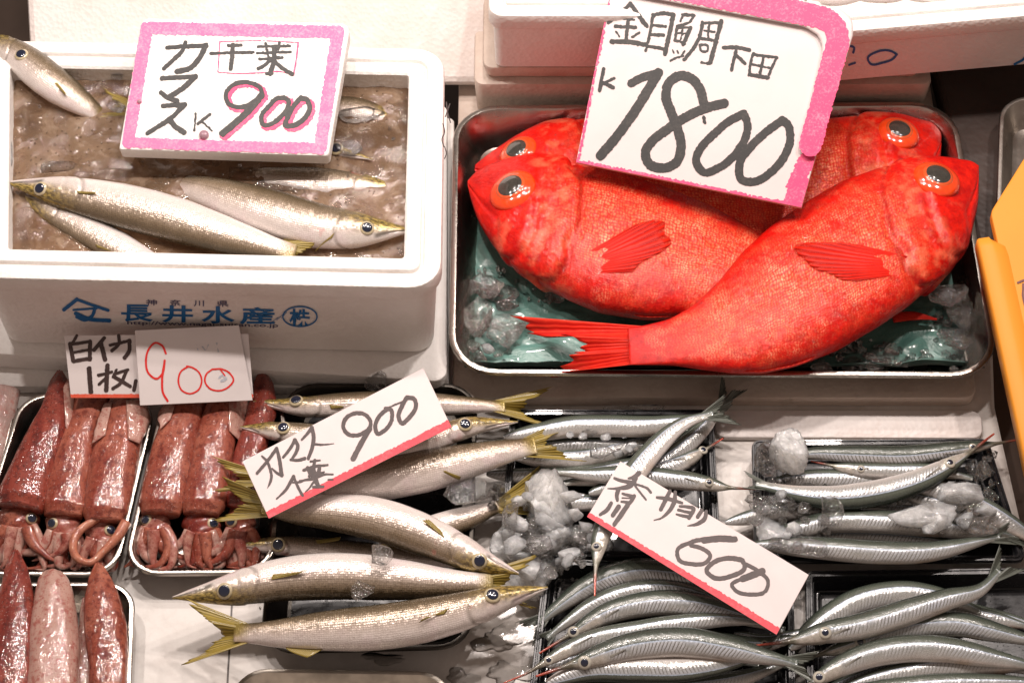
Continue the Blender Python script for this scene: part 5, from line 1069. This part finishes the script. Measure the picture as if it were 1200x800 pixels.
for i, (x, y, z, a, b, c, mm, lb) in enumerate(ICE):
    ico_chunk('ice_chunk', P(x, y, z), (a, b, c), mm, 100+i, lb, 'ice among the fish', sub=4)
rg_ = random.Random(77)
def chips(n, cx, cy, rx, ry, z, size, m, label, group, flat=.6, pc=.45):
    for i in range(n):
        a = rg_.uniform(0, 6.28); r = math.sqrt(rg_.random()); k = size*rg_.uniform(.6, 1.3)
        ico_chunk('ice_chip', P(cx+rx*r*math.cos(a), cy+ry*r*math.sin(a), z*rg_.uniform(.8, 1.1)), (k*rg_.uniform(.8, 1.4), k*rg_.uniform(.7, 1.1), k*flat*rg_.uniform(.6, 1.2)), m if rg_.random() < pc else M_ICEF, int(cx)+i*7, label, group, sub=2)
chips(46, 640, 622, 54, 50, .036, .0088, M_ICE, 'small broken ice chip heaped between the silver fish and the halfbeaks', 'ice chips in the middle heap')
chips(8, 575, 370, 28, 60, .030, .010, M_ICE, 'clear ice chip at the left side of the red fish tray', 'ice chips left of the red fish', pc=.95)
chips(10, 1120, 385, 22, 45, .034, .010, M_ICE, 'clear ice chip at the right side of the red fish tray', 'ice chips right of the red fish', pc=.9)
chips(12, 990, 418, 100, 14, .027, .007, M_ICE, 'clear ice chip on the teal film in front of the red fish', 'ice chips in front of the red fish', pc=.9)
chips(12, 930, 605, 45, 40, .045, .008, M_ICE, 'clear ice chip among the halfbeaks at the left of the right tray', 'ice chips left in the right tray')
chips(12, 1115, 595, 55, 26, .046, .008, M_ICE, 'clear ice chip among the halfbeaks at the right of the right tray', 'ice chips right in the right tray')
chips(16, 250, 130, 220, 60, .1335, .009, M_ICE, 'thin ice plate floating on the brown water in the foam box', 'ice plates on the brown water', .25, 1.0)
chips(8, 690, 520, 50, 25, .036, .006, M_ICE, 'clear ice chip on the halfbeaks of the back tray', 'ice chips in the back tray')
# fine crushed ice nobody could count
def crumbs(name, regions, seed, m, label):
    rg = np.random.default_rng(seed); V = []; F = []
    t_ = (1+5**.5)/2; B = unit(np.array([(-1, t_, 0), (1, t_, 0), (-1, -t_, 0), (1, -t_, 0), (0, -1, t_), (0, 1, t_), (0, -1, -t_), (0, 1, -t_), (t_, 0, -1), (t_, 0, 1), (-t_, 0, -1), (-t_, 0, 1)], float))
    FI = [(0, 11, 5), (0, 5, 1), (0, 1, 7), (0, 7, 10), (0, 10, 11), (1, 5, 9), (5, 11, 4), (11, 10, 2), (10, 7, 6), (7, 1, 8), (3, 9, 4), (3, 4, 2), (3, 2, 6), (3, 6, 8), (3, 8, 9), (4, 9, 5), (2, 4, 11), (6, 2, 10), (8, 6, 7), (9, 8, 1)]
    for x, y, rx, ry, z, n, s in regions:
        for _ in range(n):
            a = rg.uniform(0, 6.28); r = math.sqrt(rg.uniform()); p = P(x+rx*r*math.cos(a), y+ry*r*math.sin(a), z*rg.uniform(.75, 1.05))
            sc = s*rg.uniform(.4, 1.2)*rg.uniform(.6, 1.3, 3); k = len(V)*12
            V.append(B*rg.uniform(.7, 1.2, (12, 1))*sc+p); F += [tuple(i+k for i in f) for f in FI]
    o = obj(name, np.concatenate(V), F, m, smooth=False); tag(o, label, None, None, 'stuff')
crumbs('crushed_ice', [(640, 630, 50, 45, .030, 120, .006), (930, 600, 60, 45, .030, 60, .005), (1110, 595, 70, 30, .034, 60, .005), (1120, 385, 25, 50, .027, 60, .005), (580, 370, 40, 60, .025, 30, .004), (980, 415, 110, 18, .025, 60, .004), (640, 340, 30, 14, .025, 20, .003), (560, 580, 40, 20, .030, 30, .005), (700, 510, 60, 30, .022, 40, .004), (1150, 560, 20, 40, .025, 40, .004), (680, 690, 40, 25, .01, 20, .002), (400, 690, 200, 30, .012, 30, .003), (240, 180, 230, 110, .1335, 220, .0022)], 5, M_ICE, 'fine crushed ice strewn between the fish')
def puddle(x, y, rx, ry, seed, label):
    rg = np.random.default_rng(seed); a = np.linspace(0, 2*np.pi, 60, endpoint=False)
    r = 1+.22*np.sin(2*a+rg.uniform(0, 6))+.18*np.sin(3*a+rg.uniform(0, 6))+.12*np.sin(5*a+rg.uniform(0, 6))+.07*np.sin(9*a+rg.uniform(0, 6))
    R = [0, .5, .85, .97, 1.0]; Hh = [.0016, .0015, .0012, .0007, .0003]; V = []
    for q, h in zip(R, Hh): V.append(P(x+rx*r*q*np.cos(a), y+ry*r*q*np.sin(a), h))
    o = obj('puddle', np.concatenate(V), grid_faces(5, 60, True), M_PUD); tag(o, label, 'puddle', 'puddles on the counter')
puddle(585, 748, 26, 16, 1, 'water puddle between the nearest silver fish and the bottom centre tray')
puddle(600, 788, 26, 14, 2, 'water puddle at the bottom edge left of the bottom centre tray')
puddle(543, 795, 18, 12, 3, 'water puddle at the bottom edge beside the empty steel tray')
puddle(450, 771, 26, 6, 4, 'thin water puddle between the dark tray and the empty steel tray')
# seam in the counter sheet
o = slab_poly('seam', [P(273, 668, .0005), P(275, 668, .0005), P(262, 900, .0005), P(259.6, 900, .0005)], .0004, Z, M_DARK); tag(o, kind='structure')

# ================================================================== light
def lamp(x, y, z, size, power, col=(1, .89, .83), aim=(0, 0, 0)):
    L = bpy.data.lights.new('lamp', 'AREA'); L.shape = 'DISK'; L.size = size; L.energy = power; L.color = col
    o = bpy.data.objects.new('lamp', L); COL.objects.link(o); o.location = (x, y, z)
    o.rotation_euler = (Vector((x, y, z))-Vector((aim[0], aim[1], 0))).to_track_quat('Z', 'Y').to_euler()
for x, y, p in ((-.70, .30, 1), (-.26, .28, 1), (.0, .42, .8), (.28, .28, 1), (.70, .30, 1), (-.42, .70, .55), (.05, .74, .55), (.50, .70, .55)): lamp(x, y, 1.30, .06, LAMP_W*p, aim=(x*.6, .05))
W = bpy.data.worlds.new('World'); S.world = W; W.use_nodes = True
b = W.node_tree.nodes['Background']; b.inputs[1].default_value = WORLD
nt = W.node_tree; tc = nt.nodes.new('ShaderNodeTexCoord'); vm = nt.nodes.new('ShaderNodeVectorMath'); vm.operation = 'DOT_PRODUCT'; vm.inputs[1].default_value = (0, -.75, -.66)
rp = nt.nodes.new('ShaderNodeValToRGB'); mr = nt.nodes.new('ShaderNodeMapRange'); mr.inputs[1].default_value = -1; mr.inputs[2].default_value = 1
nt.links.new(tc.outputs['Generated'], vm.inputs[0]); nt.links.new(vm.outputs['Value'], mr.inputs[0]); nt.links.new(mr.outputs[0], rp.inputs[0]); nt.links.new(rp.outputs[0], b.inputs[0])
rp.color_ramp.elements[0].position = .15; rp.color_ramp.elements[0].color = (.42, .34, .29, 1); rp.color_ramp.elements[1].position = .75; rp.color_ramp.elements[1].color = (1, .76, .64, 1)
S.view_settings.view_transform = 'Standard'; S.view_settings.look = 'None'; S.view_settings.exposure = EXPO; S.view_settings.gamma = 1
S.render.engine = 'CYCLES'
c = S.cycles; c.use_denoising = True; c.max_bounces = 10; c.transparent_max_bounces = 16; c.glossy_bounces = 4; c.transmission_bounces = 8; c.diffuse_bounces = 3
c.caustics_reflective = False; c.caustics_refractive = False; c.sample_clamp_indirect = 6
